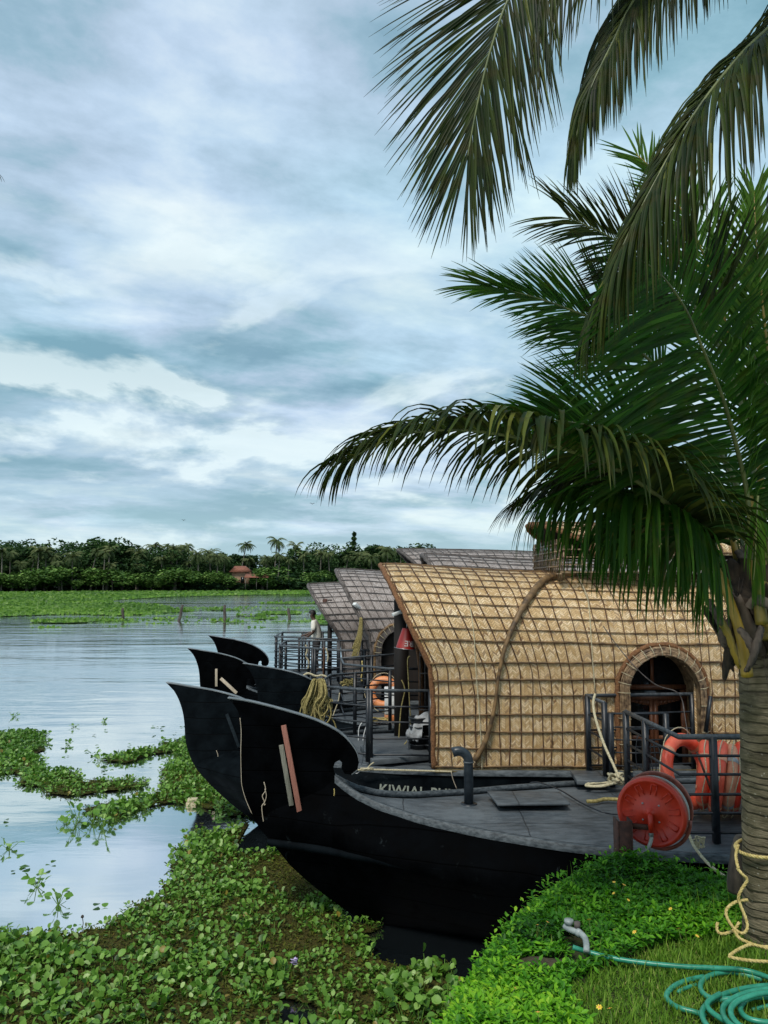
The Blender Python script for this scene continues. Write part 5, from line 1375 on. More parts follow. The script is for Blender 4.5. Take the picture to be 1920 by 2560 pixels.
# leaves come in opposite pairs and fours: jitter clones around a node
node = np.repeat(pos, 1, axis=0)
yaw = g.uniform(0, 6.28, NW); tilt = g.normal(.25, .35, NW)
var = np.clip(.08+.50*hz*g.uniform(.4, 1.2, NW)+1.1*(fbm(pt[:, 0], pt[:, 1], 1.5, 30)-.5)+.12*(pt[:, 1] < 4.6), 0, 1)  # lower leaves darker: shade inside the cover painted into the tint
parts = []
for k, dy in enumerate((0, 2.1, 3.9)):
    a = yaw+dy+g.normal(0, .25, NW)
    parts.append(scatter(LT, LF, node, rotmats(a, tilt+g.normal(0, .2, NW), g.normal(0, .25, NW)), g.uniform(.028, .052, NW), np.clip(var+g.normal(0, .08, NW), 0, 1)))
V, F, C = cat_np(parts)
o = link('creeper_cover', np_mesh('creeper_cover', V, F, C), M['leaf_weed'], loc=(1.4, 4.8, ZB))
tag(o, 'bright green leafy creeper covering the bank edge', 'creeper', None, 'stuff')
# upright shoots over the edge outline
ns = 420; pt, g = bank_pts(ns, 77, lambda x, y, g: (np.abs(polydist(x, y, BANKP)) < .22) & weed_cover(x, y))
parts = []; 
for k in range(7):
    h = .05+.018*k+g.uniform(0, .02, ns); p = np.stack([pt[:, 0]+g.normal(0, .012, ns), pt[:, 1]+g.normal(0, .012, ns), bank_z(pt[:, 0], pt[:, 1])+h], 1)
    parts.append(scatter(LT, LF, p, rotmats(k*2.4+g.uniform(0, 1, ns), g.normal(.45, .2, ns)), g.uniform(.03, .05, ns), np.clip(g.normal(.58, .18, ns), 0, 1)))
V, F, C = cat_np(parts); o = link('creeper_shoots', np_mesh('creeper_shoots', V, F, C), M['leaf_weed'], loc=(1.4, 5, ZB))
tag(o, 'upright leafy creeper shoots along the outline of the bank', 'creeper', None, 'stuff')

# grass blades
GT = [(-.5, 0, 0), (.5, 0, 0), (-.38, .18, .5), (.38, .18, .5), (0, .55, .92)]
GF = [(0, 1, 3), (0, 3, 2), (2, 3, 4)]
NG = 75000
pt, g = bank_pts(NG, 31, lambda x, y, g: (polydist(x, y, BANKP) > .02) & (~weed_cover(x, y) | (g.uniform(0, 1, len(x)) < .05)) & not_bare(x, y) & (x < 3.6) & (y < 6) & (y > 2.1))
n0 = len(pt); sc_ = np.stack([g.uniform(.004, .0075, n0), g.uniform(.03, .06, n0), g.uniform(.022, .055, n0)*(.6+.9*fbm(pt[:, 0], pt[:, 1], 5, 40))*np.where(weed_cover(pt[:, 0], pt[:, 1]), 2.2, 1)], 1)
# long tufts at the creeper's foot and at the palm
tall = (g.uniform(0, 1, n0) < np.where(np.hypot(pt[:, 0]-2.15, pt[:, 1]-4.7) < .45, .5, .03)); sc_[tall] *= np.array([1.3, 1.8, 2.2])
pos = np.stack([pt[:, 0], pt[:, 1], bank_z(pt[:, 0], pt[:, 1])-.004], 1)
V, F, C = scatter(GT, GF, pos, rotmats(g.uniform(0, 6.28, n0), g.normal(-.15, .35, n0)), sc_, np.clip(g.normal(.5, .25, n0)+.5*(fbm(pt[:, 0], pt[:, 1], 1.7, 50)-.5), 0, 1))
o = link('lawn_grass', np_mesh('lawn_grass', V, F, C), M['grass'], loc=(1.8, 3.8, ZB)); tag(o, 'short green lawn grass on the bank', 'grass', None, 'stuff')
# yellow creeper flowers: each countable
fl_px = [(1535, 2205), (1560, 2212), (1534, 2233), (1571, 2250), (1473, 2299), (1535, 2324), (1586, 2330), (1696, 2322), (1743, 2340), (1676, 2272), (1345, 2530), (1344, 2312), (1498, 2518), (1524, 2521), (1369, 2305), (1288, 2470)]
flower0 = None
for k, (px, py) in enumerate(fl_px):
    p = G(px, py, 1.48)
    zz = float(bank_z(np.array([p.x]), np.array([p.y]))[0])+.2; p = G(px, py, zz)
    if flower0 is None:
        root = empty('yellow_flower', p, '', 'flower', 'yellow flowers in the creeper')
        q = MB()
        for j in range(7):
            a = j*2*math.pi/7; t = Vector((math.cos(a), math.sin(a), 0)); n_ = Vector((-math.sin(a), math.cos(a), 0))
            q.add([p, p+t*.007+n_*.004, p+t*.017+n_*.004+Vector((0, 0, .003)), p+t*.019, p+t*.017-n_*.004+Vector((0, 0, .003)), p+t*.007-n_*.004], [(0, 1, 2, 3, 4, 5)])
        q.build('petals', M['petal'], root); q = MB().lathe(p, [(.001, .005), (.005, .004), (.006, 0)], 8); q.build('centre', M['orange'], root); q = MB().tube([p+Vector((0, 0, -.10)), p], .0015, 4); q.build('stem', M['rachis'], root)
        flower0 = root
    else:
        root = flower0.copy(); COL.objects.link(root); root.location = p
        for ch in list(flower0.children): c = ch.copy(); COL.objects.link(c); c.parent = root
    root.rotation_euler = (rnd.uniform(.2, .7), rnd.uniform(-.4, .4), rnd.uniform(0, 6)); root.scale = [rnd.uniform(.5, .8)]*3
    side = 'below the hose reel post' if py < 2260 and px < 1600 else ('near the grey pipe' if px < 1500 and py < 2400 else ('at the creeper foot near the palm' if px > 1600 else ('on the low front creeper' if py > 2400 else 'at the creeper foot above the green hose')))
    root['label'] = f'small yellow flower {side}, ' + ('leftmost', 'upper', 'lower', 'middle', 'right-hand', 'outer')[k % 6] + ' one there' if True else ''
_seen = {}
for o in [o for o in bpy.data.objects if o.name.startswith('yellow_flower')]:
    base = o['label'].split(',')[0]; _seen.setdefault(base, []).append(o)
for base, L in _seen.items():
    L.sort(key=lambda o: o.location.x/o.location.y)
    for i, o in enumerate(L): o['label'] = base if len(L) == 1 else f'{base}, {ORD[i]} from the left there'

# grey pvc pipe with its tap
a = P(1420, 2312, 4.62); q0 = empty('garden_pipe', (a.x+.08, 4.9, 1.33), 'grey plastic pipe with a capped valve poking out of the creeper', 'pipe')
pts = smooth_path([P(1412, 2316, 4.64), P(1425, 2324, 4.60), P(1448, 2332, 4.55), P(1462, 2345, 4.49), P(1466, 2362, 4.42), P(1466, 2380, 4.38)], 5)
MB().tube(pts, .017, 14).build('pipe', M['grey_pipe'], q0, smooth=True)
q = MB(); c1 = P(1443, 2329, 4.56); c2 = P(1452, 2336, 4.54); q.tube([c1, c2], .0215, 14); q.build('coupling', M['grey_pipe'], q0, smooth=True)
q = MB(); c = P(1422, 2304, 4.62); q.lathe(c, [(.001, .014), (.026, .012), (.028, 0), (.022, -.014), (.01, -.02)], 12); q.build('valve_cap', M['hose'] if False else M['grey_pipe'], q0)
q = MB(); c = P(1443, 2312, 4.58); q.lathe(c, [(.001, .018), (.018, .016), (.018, -.02), (.001, -.02)], 12); q.build('valve_body', M['greypole'], q0)

# green hose: a straight run and the coil
HZ = ZB+.05
def hp(px, py, z=HZ): return G(px, py, z)
pix = [(1432, 2368, .05), (1470, 2380, .03), (1530, 2395, .02), (1600, 2406, .02), (1700, 2416, .025), (1780, 2420, .03), (1850, 2424, .03), (1900, 2436, .03), (1940, 2455, .03), (1975, 2490, .02), (1970, 2540, .02), (1920, 2580, .02)]
root = empty('garden_hose', hp(1800, 2500), 'green garden hose running across the lawn into loose coils', 'hose')
path = smooth_path([G(x, y, ZB+z+.03) for x, y, z in pix], 8)
loops = []
cxy = (1.99, 3.72)
def coil(cx, cy, rx, ry, a0, a1, z, wob=0., n=60): return [Vector((cx+rx*math.cos(a)*(1+wob*math.sin(2*a)), cy+ry*math.sin(a), ZB+z+.012*math.sin(3*a))) for a in np.linspace(a0, a1, n)]
q = MB(); q.tube(path, .013, 10)
q.build('straight_run', M['hose'], root, smooth=True)
def pixpath(L, z): return smooth_path([G(x, y, ZB+.018+z+dz) for x, y, dz in L], 8)
runs = [
 [(1905, 2448, .02), (1840, 2432, .02), (1800, 2432, .02), (1765, 2444, .02), (1751, 2464, .02), (1760, 2485, .02), (1790, 2498, .03), (1840, 2496, .05), (1900, 2492, .05), (1960, 2500, .04), (2010, 2530, .03), (2000, 2590, .02)],
 [(1940, 2463, .05), (1880, 2468, .05), (1820, 2482, .05), (1775, 2505, .04), (1755, 2530, .04), (1765, 2560, .03), (1800, 2590, .03), (1860, 2610, .03)],
 [(1950, 2470, .07), (1890, 2477, .07), (1845, 2490, .07), (1812, 2512, .06), (1808, 2535, .05), (1825, 2560, .05), (1870, 2585, .04), (1940, 2595, .04)],
 [(1960, 2478, .09), (1900, 2484, .09), (1850, 2500, .08), (1828, 2520, .07), (1832, 2545, .06), (1860, 2570, .05), (1920, 2585, .05)],
 [(1990, 2490, .07), (1930, 2489, .06), (1880, 2494, .05), (1855, 2510, .04), (1853, 2530, .04), (1875, 2548, .04), (1925, 2556, .04), (1990, 2550, .04)],
 [(1800, 2485, .06), (1775, 2500, .06), (1768, 2515, .05), (1785, 2535, .04), (1830, 2560, .03), (1890, 2575, .02)],
 [(1760, 2442, .01), (1715, 2452, .012), (1682, 2468, .012), (1666, 2490, .012), (1680, 2510, .012), (1705, 2522, .012), (1735, 2530, .01), (1765, 2540, .01)],
 [(1740, 2462, .006), (1705, 2474, .006), (1696, 2482, .004)],
 [(1985, 2500, .02), (1930, 2512, .02), (1880, 2525, .01)]]
for k, L in enumerate(runs):
    q = MB(); q.tube(pixpath(L, .0), .013 if k < 7 else .010, 10); q.build('coil_turn', M['hose'], root, smooth=True)

# ================================================================== PALMS
def frond(parent, pts, Lmax, mat, n=80, droop=1.0, ang=(75, 25), up=(0, 0, 1), w=.030, gravity=(0, 0, -1), seed=0, rmax=.022, lift=.25, start=.10, prof=None, aexp=1.5, sides=(1, 1), cols=(.5, .18), split=.0, rach='rachis', petiole=True, jit=.10, curl=0., name='frond', stiff=1., sidescale=(1, 1)):
    r = random.Random(seed); pts = smooth_path(pts, 14); N = len(pts)
    Ls = [0.]
    for a, b in zip(pts, pts[1:]): Ls.append(Ls[-1]+(b-a).length)
    tot = Ls[-1]
    def at(f):
        d = f*tot
        for i in range(N-1):
            if d <= Ls[i+1]+1e-9:
                return pts[i].lerp(pts[i+1], (d-Ls[i])/max(1e-9, Ls[i+1]-Ls[i])), (pts[min(i+2, N-1)]-pts[max(i-1, 0)]).normalized()
        return pts[-1], (pts[-1]-pts[-2]).normalized()
    ra = MB(); ra.tube(pts, [rmax*(1-.85*(l/tot)**.8)+.0015 for l in Ls], 8)
    fr = ra.build(name, M[rach], parent, smooth=True)
    up = Vector(up).normalized(); gv = Vector(gravity).normalized(); V = []; F = []; C = []
    for k in range(n):
        f = start+(1-start)*(k+.5)/n
        for si, s in enumerate((-1, 1)):
            if not sides[si]: continue
            if r.random() < split*.3: continue
            ff = min(.999, f+r.uniform(-.25, .25)/n)
            p, t = at(ff)
            side = t.cross(up)
            if side.length < .15: side = t.cross(Vector((1, 0, 0)))
            side.normalize(); nrm = side.cross(t).normalized()
            A = math.radians(ang[0]+(ang[1]-ang[0])*ff**aexp)+r.gauss(0, jit)
            L = Lmax*sidescale[si]*(prof(ff) if prof else (math.sin(min(1, (ff*1.08+.10))*math.pi*.93)**.62*.92+.08))*r.uniform(.88, 1.07)
            d = (t*math.cos(A)+side*s*math.sin(A)*.95+nrm*lift*r.uniform(.6, 1.4)).normalized()
            wd = w*r.uniform(.8, 1.15)*(.55+.45*min(1, L/Lmax)); segs = 7; q = p.copy(); c = min(1, max(0, r.gauss(*cols)))
            base = len(V); wn = d.cross(nrm)
            tw = r.gauss(0, .25)
            dr = droop*r.uniform(.7, 1.35)/segs*.55
            for j in range(segs+1):
                u = j/segs
                ww = wd*.5*(.35+.65*min(1, u*6))*(1-u**2.2)**.8+.0006
                wn = wn-d*wn.dot(d)
                if wn.length < 1e-5: wn = d.orthogonal()
                wn.normalize(); nn = wn.cross(d)
                V += [tuple(q+wn*ww+nn*ww*.45), tuple(q), tuple(q-wn*ww+nn*ww*.45)]; C += [c]*3
                q = q+d*(L/segs)
                cr_ = curl*(u**2)*r.uniform(.5, 1.5)
                d = (d+gv*(dr*(1+1.6*u)/stiff+cr_)+Vector((r.gauss(0, .012), r.gauss(0, .012), 0))).normalized()
            for j in range(segs):
                a = base+j*3; F += [(a, a+1, a+4, a+3), (a+1, a+2, a+5, a+4)]
    me = np_mesh('leaflets', V, np.array(F), C, smooth=True)
    link('leaflets', me, M[mat], fr)
    return fr
def P3(L): return [P(*a) for a in L]

# ---- the young palm at the right edge
TX, TY = P(1928, 2300, 4.62).x, 4.62
palm = empty('coconut_palm', (TX, TY, ZB), 'young coconut palm with ringed trunk at the right edge of the bank', 'palm tree')
tp = P(1918, 1650, 4.6); rows = []
ks = 60; q = MB()
for i in range(ks+1):
    f = i/ks; z = (ZB-.12)+(tp.z+.12-ZB+.12)*f; x = TX+(tp.x-TX)*f; r_ = .148+.035*math.exp(-f*9)-.002*f
    ring = (z*15) % 1; r_ *= 1+.012*math.sin(ring*6.28)+rnd.uniform(-.004, .004)
    rows.append([Vector((x+r_*math.cos(a)*(1+.012*math.sin(a*5+i)), TY+r_*math.sin(a), z+.006*math.sin(a*2+i*.7))) for a in np.linspace(0, 2*math.pi, 33)[:-1]])
q.grid(rows, True); q.add(rows[-1], [tuple(range(32))]); q.build('trunk', M['trunk'], palm, smooth=True)
CR = Vector((tp.x, TY, tp.z))
q = MB(); rows = []
for i in range(20):
    f = i/19; r_ = .15*(1-.1*f)+.04*math.sin(f*3)+rnd.uniform(-.01, .01); rows.append([CR+Vector((r_*math.cos(a)*(1+.08*math.sin(a*4+i)), r_*math.sin(a), -.02+.62*f)) for a in np.linspace(0, 2*math.pi, 25)[:-1]])
q.grid(rows, True); q.build('crown_fibre', M['fibre'], palm)
def petiole(pix, r0, r1, mat='petiole', name='petiole'):
    pts = smooth_path(P3(pix), 6); n = len(pts)
    return MB().tube(pts, [r0+(r1-r0)*i/(n-1) for i in range(n)], 10).build(name, M[mat], palm, smooth=True)
petiole([(1868, 1690, 4.45), (1852, 1590, 4.42), (1820, 1490, 4.40), (1790, 1420, 4.38), (1755, 1370, 4.36)], .034, .015)
petiole([(1905, 1560, 4.36), (1892, 1450, 4.34), (1882, 1340, 4.33), (1876, 1240, 4.33)], .036, .016)
petiole([(1925, 1600, 4.4), (1912, 1450, 4.5), (1905, 1300, 4.55), (1900, 1150, 4.6)], .04, .02)
petiole([(1880, 1560, 4.7), (1850, 1430, 4.8), (1832, 1350, 4.85)], .036, .016)
petiole([(1890, 1620, 4.7), (1830, 1480, 4.9), (1795, 1385, 5.0)], .036, .016)
petiole([(1940, 1640, 4.4), (1955, 1480, 4.4), (1960, 1300, 4.5)], .045, .02)
# dead sheaths, spathes and cut stubs
def sheath(pix, r, mat, name='dry_sheath', flat=.35):
    pts = smooth_path(P3(pix), 6); n = len(pts); q = MB(); rows = []
    for i, p in enumerate(pts):
        f = i/(n-1); rr = r*(math.sin(math.pi*(.12+.86*f))**.6); t = (pts[min(i+1, n-1)]-pts[max(i-1, 0)]).normalized(); s = t.cross(Vector((0, 1, 0))).normalized()
        rows.append([p+s*rr*math.cos(a)+Vector((0, 1, 0))*rr*flat*math.sin(a)+s*.006*math.sin(a*5+i) for a in np.linspace(0, 2*math.pi, 13)[:-1]])
    q.grid(rows, True); q.build(name, M[mat], palm, smooth=True)
sheath([(1784, 1528, 4.30), (1800, 1550, 4.32), (1822, 1590, 4.34), (1838, 1640, 4.36), (1850, 1672, 4.38)], .018, 'petiole', 'cut_stub', .7)
sheath([(1782, 1522, 4.30), (1795, 1545, 4.31), (1812, 1570, 4.33)], .016, 'deadleaf', 'stub_end', .8)
sheath([(1838, 1530, 4.45), (1815, 1575, 4.42), (1805, 1590, 4.42), (1812, 1618, 4.42)], .028, 'deadleaf', flat=.22)
sheath([(1840, 1560, 4.46), (1828, 1610, 4.44), (1818, 1650, 4.42), (1811, 1700, 4.42)], .026, 'fibre', flat=.22)
sheath([(1846, 1570, 4.34), (1870, 1600, 4.32), (1885, 1640, 4.31), (1862, 1680, 4.33)], .021, 'deadleaf', flat=.22)
sheath([(1905, 1565, 4.33), (1895, 1600, 4.31), (1883, 1640, 4.30), (1868, 1680, 4.33)], .021, 'deadleaf', flat=.22)
sheath([(1850, 1500, 4.45), (1885, 1515, 4.42), (1920, 1520, 4.4), (1945, 1530, 4.4)], .035, 'fibre', flat=.22)
sheath([(1815, 1405, 4.6), (1845, 1440, 4.6), (1875, 1490, 4.5), (1890, 1540, 4.4)], .06, 'fibre')
sheath([(1870, 1520, 4.33), (1890, 1500, 4.31), (1925, 1515, 4.3), (1950, 1560, 4.3)], .027, 'deadleaf', flat=.22)
sheath([(1842, 1375, 4.8), (1860, 1400, 4.75), (1875, 1440, 4.7)], .027, 'deadleaf', flat=.22)

# fronds of the young palm  (pixel, pixel, distance)
frond(palm, P3([(1760, 1375, 4.36), (1690, 1280, 4.28), (1580, 1195, 4.18), (1450, 1135, 4.08), (1300, 1095, 3.98), (1160, 1075, 3.92), (1030, 1082, 3.90), (940, 1112, 3.92), (870, 1152, 3.96)]),
      .84, 'leaf_palm', 150, 2.5, (70, 30), w=.034, seed=1, rmax=.018, lift=.35, start=.0, cols=(.55, .22), prof=lambda f: float(np.interp(f, [0, .1, .25, .5, .8, 1], [.55, .85, 1.0, .92, .66, .42])), sides=(1, 1))
frond(palm, P3([(1882, 1400, 4.33), (1868, 1240, 4.32), (1842, 1120, 4.25), (1805, 990, 4.12), (1760, 880, 3.98), (1715, 775, 3.85), (1655, 690, 3.74), (1600, 650, 3.70)]),
      1.05, 'leaf_palm_green', 100, .50, (80, 58), up=(.0, -1, .12), w=.030, seed=2, rmax=.018, lift=.02, start=.06, cols=(.30, .2), prof=lambda f: .72+.35*math.sin(f*math.pi)-.35*f**3, sides=(1, 1), sidescale=(1.05, .5), curl=.0)
frond(palm, P3([(1800, 1440, 4.5), (1740, 1350, 4.5), (1640, 1270, 4.45), (1540, 1230, 4.4), (1450, 1222, 4.35), (1385, 1240, 4.3)]),
      .90, 'leaf_palm_green', 74, 4.6, (62, 26), w=.030, seed=31, rmax=.014, lift=.05, start=.05, cols=(.30, .25), prof=lambda f: float(np.interp(f, [0, .2, .6, 1], [.8, 1., .85, .5])))
frond(palm, P3([(1840, 1480, 4.7), (1800, 1400, 4.75), (1720, 1340, 4.8), (1620, 1310, 4.85), (1520, 1320, 4.9)]),
      .78, 'leaf_palm_green', 64, 5.0, (60, 26), w=.026, seed=32, rmax=.012, lift=.05, start=.05, cols=(.45, .25), prof=lambda f: float(np.interp(f, [0, .2, .6, 1], [.8, 1., .85, .5])))
# frond 3: pale-green, pointing left
frond(palm, P3([(1880, 1300, 4.9), (1800, 1130, 5.0), (1680, 960, 5.0), (1540, 830, 4.9), (1400, 765, 4.8), (1280, 728, 4.7), (1215, 716, 4.7)]),
      .80, 'leaf_palm_green', 120, .30, (62, 14), up=(.0, -1, .15), w=.017, seed=3, rmax=.018, lift=.05, start=.45, cols=(.45, .2))
# frond 4: above it
frond(palm, P3([(1890, 1200, 5.1), (1850, 1000, 5.2), (1760, 800, 5.1), (1640, 670, 5.0), (1520, 590, 4.9), (1420, 545, 4.9)]),
      .95, 'leaf_palm', 100, .5, (66, 30), up=(.0, -1, .2), w=.019, seed=4, rmax=.018, lift=.05, start=.45, cols=(.5, .2))
# frond 5: upright pair with pale rachis
frond(palm, P3([(1895, 1200, 5.3), (1862, 1000, 5.35), (1812, 801, 5.4), (1768, 660, 5.45), (1712, 540, 5.5), (1640, 435, 5.55), (1590, 385, 5.6)]),
      .80, 'leaf_palm_green', 88, .15, (52, 30), up=(0, -1, .2), w=.030, seed=5, rmax=.018, lift=.05, start=.10, cols=(.7, .15), rach='petiole')
frond(palm, P3([(1930, 1200, 5.2), (1925, 950, 5.3), (1905, 750, 5.4), (1890, 600, 5.5), (1885, 480, 5.6)]),
      .80, 'leaf_palm_green', 80, .1, (45, 20), up=(0, -1, .2), w=.032, seed=6, rmax=.018, lift=.05, start=.10, cols=(.8, .15), rach='petiole')
# frond 6: low left behind the large one
frond(palm, P3([(1870, 1340, 4.9), (1760, 1220, 5.0), (1640, 1120, 5.0), (1500, 1070, 4.9), (1380, 1050, 4.8), (1300, 1045, 4.75)]),
      .85, 'leaf_palm_green', 90, .5, (55, 22), up=(.0, -1, .25), w=.024, seed=7, rmax=.017, lift=.05, start=.4, cols=(.5, .22))
# frond 7: hanging dark fan left of the tan upper deck
frond(palm, P3([(1840, 1350, 4.7), (1700, 1230, 4.8), (1560, 1180, 4.85), (1430, 1190, 4.85), (1320, 1240, 4.85)]),
      .85, 'leaf_palm', 90, 1.6, (55, 18), w=.028, seed=8, rmax=.016, lift=.1, start=.15, cols=(.15, .12))
# frond 8: drooping behind the trunk toward the cabin
frond(palm, P3([(1832, 1350, 4.85), (1780, 1290, 5.0), (1700, 1260, 5.15), (1610, 1280, 5.3), (1540, 1340, 5.4)]),
      .50, 'leaf_palm_green', 60, 2.2, (60, 20), w=.024, seed=9, rmax=.014, lift=.1, start=.1, cols=(.6, .2))
frond(palm, P3([(1795, 1385, 5.0), (1775, 1330, 5.2), (1740, 1310, 5.4), (1690, 1340, 5.6), (1660, 1400, 5.7)]),
      .42, 'leaf_palm_green', 46, 2.4, (60, 20), w=.022, seed=10, rmax=.012, lift=.1, start=.1, cols=(.65, .2))
# frond 9: right side, curled pale leaflets facing the viewer
frond(palm, P3([(1960, 1300, 4.4), (1950, 1120, 4.3), (1920, 980, 4.2), (1880, 880, 4.1), (1820, 820, 4.05)]),
      .34, 'leaf_palm_green', 46, 3.0, (70, 40), up=(-.3, -.7, .6), w=.022, seed=11, rmax=.014, lift=.5, start=.1, cols=(.7, .18))
# hanging strand of leaflets beside the yellow petioles
frond(palm, P3([(1895, 1240, 4.28), (1892, 1300, 4.26), (1888, 1400, 4.25), (1884, 1450, 4.25)]),
      .40, 'leaf_palm_green', 26, 3.5, (18, 8), w=.018, seed=12, rmax=.006, lift=.05, start=.0, cols=(.6, .15))
# frond 10: far right background, towards the right edge
frond(palm, P3([(1900, 1400, 4.9), (1960, 1250, 5.2), (2040, 1120, 5.5), (2130, 1080, 5.6)]), .6, 'leaf_palm_green', 60, 1.2, (60, 20), w=.026, seed=13, rmax=.015, start=.1, cols=(.5, .2))
frond(palm, P3([(1860, 1420, 4.9), (1850, 1300, 5.3), (1830, 1190, 5.8), (1800, 1130, 6.2)]), .6, 'leaf_palm_green', 60, 1.0, (70, 20), w=.026, seed=14, rmax=.015, start=.1, cols=(.35, .2))

# broad clasping leaf bases and hanging fibre round the crown
r_ = random.Random(9)
for k in range(9):
    a = 2.6+k*.62; bx, by = TX+.15*math.cos(a), TY+.15*math.sin(a); h0 = tp.z-.05+.05*k
    q = MB(); rows = []
    for i in range(9):
        f = i/8; w_ = .12*(1-.62*f); o_ = .02+.13*f**1.6; row = []
        for j in range(7):
            u = j/6-.5; aa = a+u*w_/.15*1.6*(1-.5*f)
            row.append(Vector((TX+(.155+o_)*math.cos(aa), TY+(.155+o_)*math.sin(aa), h0+.34*f+.02*math.sin(u*9+k))))
        rows.append(row)
    q.grid(rows); o = q.build('leaf_base', M['deadleaf' if k % 3 else 'fibre'], palm, smooth=True)
    md = o.modifiers.new('t', 'SOLIDIFY'); md.thickness = .012
q = MB()
for k in range(160):
    a = r_.uniform(0, 6.28); z0 = tp.z+r_.uniform(-.02, .5); L = r_.uniform(.05, .22); p = Vector((TX+.17*math.cos(a), TY+.17*math.sin(a), z0))
    q.tube([p, p+Vector((.03*math.cos(a), .03*math.sin(a), -L*.5)), p+Vector((r_.uniform(-.03, .03)+.02*math.cos(a), .02*math.sin(a), -L))], [.0016, .0012, .0006], 3)
q.build('hanging_fibre', M['deadleaf'], palm)

# ---- the tall palm standing outside the right edge, its fronds hanging in from above
T0 = Vector((3.35, 4.9, ZB)); TT = P(2260, -330, 4.6)
tall = empty('tall_coconut_palm', T0, 'tall coconut palm outside the right edge whose dark fronds hang in from above', 'palm tree')
pth = smooth_path([T0-Vector((0, 0, .2)), T0+Vector((.1, .02, 1.5)), T0+Vector((.2, 0, 3.5)), TT], 10)
MB().tube(pth, list(np.linspace(.17, .12, len(pth))), 20).build('trunk', M['trunk'], tall, smooth=True)
q = MB(); q.lathe(TT, [(.001, -.3), (.13, -.25), (.16, 0), (.12, .3), (.001, .5)], 16); q.build('crown_fibre', M['fibre'], tall, smooth=True)
def tf(pix, L, n, droop, ang, **k): return frond(tall, P3([(2240, -330, 4.6)]+pix), L, k.pop('mat', 'leaf_palm'), n, droop, ang, **k)
# T1 left, hanging with its tip down
tf([(1900, -420, 4.2), (1600, -330, 3.9), (1370, -170, 3.8), (1275, -10, 3.75), (1228, 120, 3.75), (1198, 240, 3.75), (1178, 340, 3.75), (1170, 390, 3.75)], .90, 190, .30, (48, 10), aexp=3.2, up=(-.05, -1, .05), w=.0140, seed=21, rmax=.022, lift=.03, start=.42, cols=(.45, .22),
   prof=lambda f: (.35+.75*math.sin(min(1, (f-.3)*1.25)*math.pi)**.7)*(1-.15*f**4) if f > .3 else .5, jit=.06)
# T2
tf([(1980, -380, 4.2), (1750, -180, 4.0), (1600, -20, 3.9), (1530, 110, 3.85), (1480, 215, 3.8), (1448, 310, 3.8), (1436, 365, 3.8)], .80, 190, 3.4, (50, 6), up=(-.3, -.6, .6), w=.0175, seed=22, rmax=.02, lift=.02, start=.30, cols=(.5, .22), prof=lambda f: (.35+.65*math.sin(min(1, f)*math.pi*.9))*(1-.35*f**4))
# T3 the big drooping one
tf([(2060, -120, 4.2), (1960, 30, 4.0), (1850, 140, 3.85), (1740, 280, 3.75), (1640, 450, 3.68), (1555, 620, 3.65), (1495, 750, 3.65), (1470, 810, 3.65)], .92, 210, 3.2, (46, 6), up=(-.5, -.5, .7), w=.020, seed=23, rmax=.022, lift=.08, start=.22, cols=(.55, .22), prof=lambda f: (.55+.6*math.sin(min(1, f)*math.pi*.9))*(1-.50*f**4), sidescale=(1, .7))
# T4 across the top edge
tf([(2080, -420, 4.1), (1900, -260, 3.9), (1700, -180, 3.8), (1480, -180, 3.8), (1300, -120, 3.8)], .72, 130, 4.2, (70, 25), w=.019, seed=24, rmax=.02, lift=.1, start=.15, cols=(.45, .22))
# T5 hanging close to the trunk on the right
tf([(2200, -150, 4.4), (2080, 60, 4.4), (1985, 250, 4.4), (1935, 450, 4.4)], .58, 90, 3.2, (55, 20), w=.026, seed=25, rmax=.02, lift=.1, start=.1, cols=(.3, .2))
tf([(2500, -500, 4.8), (2800, -450, 5.2), (3000, -200, 5.4)], .7, 80, 1.5, (60, 20), w=.03, seed=26, rmax=.02, start=.1)
tf([(2300, -700, 5.5), (2350, -850, 6.5), (2300, -850, 7.4)], .7, 80, 1.5, (60, 20), w=.03, seed=27, rmax=.02, start=.1)

# ---- palm outside the left edge: one leaflet tip shows
L0 = Vector((-9.5, 12, 0)); TL = Vector((-9.2, 12, 9.2))
lp_ = empty('left_coconut_palm', L0, 'coconut palm outside the left edge with only leaflet tips in view', 'palm tree')
MB().tube(smooth_path([L0-Vector((0, 0, .6)), L0+Vector((.3, 0, 4)), TL], 8), .16, 14).build('trunk', M['trunk'], lp_, smooth=True)
for k, a in enumerate((.35, 1.6, 2.8, 4.0, 5.3)):
    dv = Vector((math.cos(a), math.sin(a)*.8, 0))
    if k == 0:
        tipp = P(-22, 425, 10.5); pts = [TL, TL.lerp(tipp, .35)+Vector((0, 0, .75)), TL.lerp(tipp, .7)+Vector((0, 0, .6)), tipp]
    else: pts = [TL, TL+dv*1.0+Vector((0, 0, .7)), TL+dv*2.1+Vector((0, 0, .6)), TL+dv*3.0-Vector((0, 0, .3))]
    frond(lp_, pts, .75, 'leaf_palm', 60, 1.6, (60, 15), w=.035, seed=40+k, rmax=.02, start=.1)
# small loose islet under that palm so that it stands on ground
q = MB(); q.lathe((L0.x, L0.y, -.8), [(.001, 1.0), (.8, .98), (1.6, .8), (2.6, 0)], 24); tag(q.build('left_islet', M['soil'], smooth=True), kind='structure')

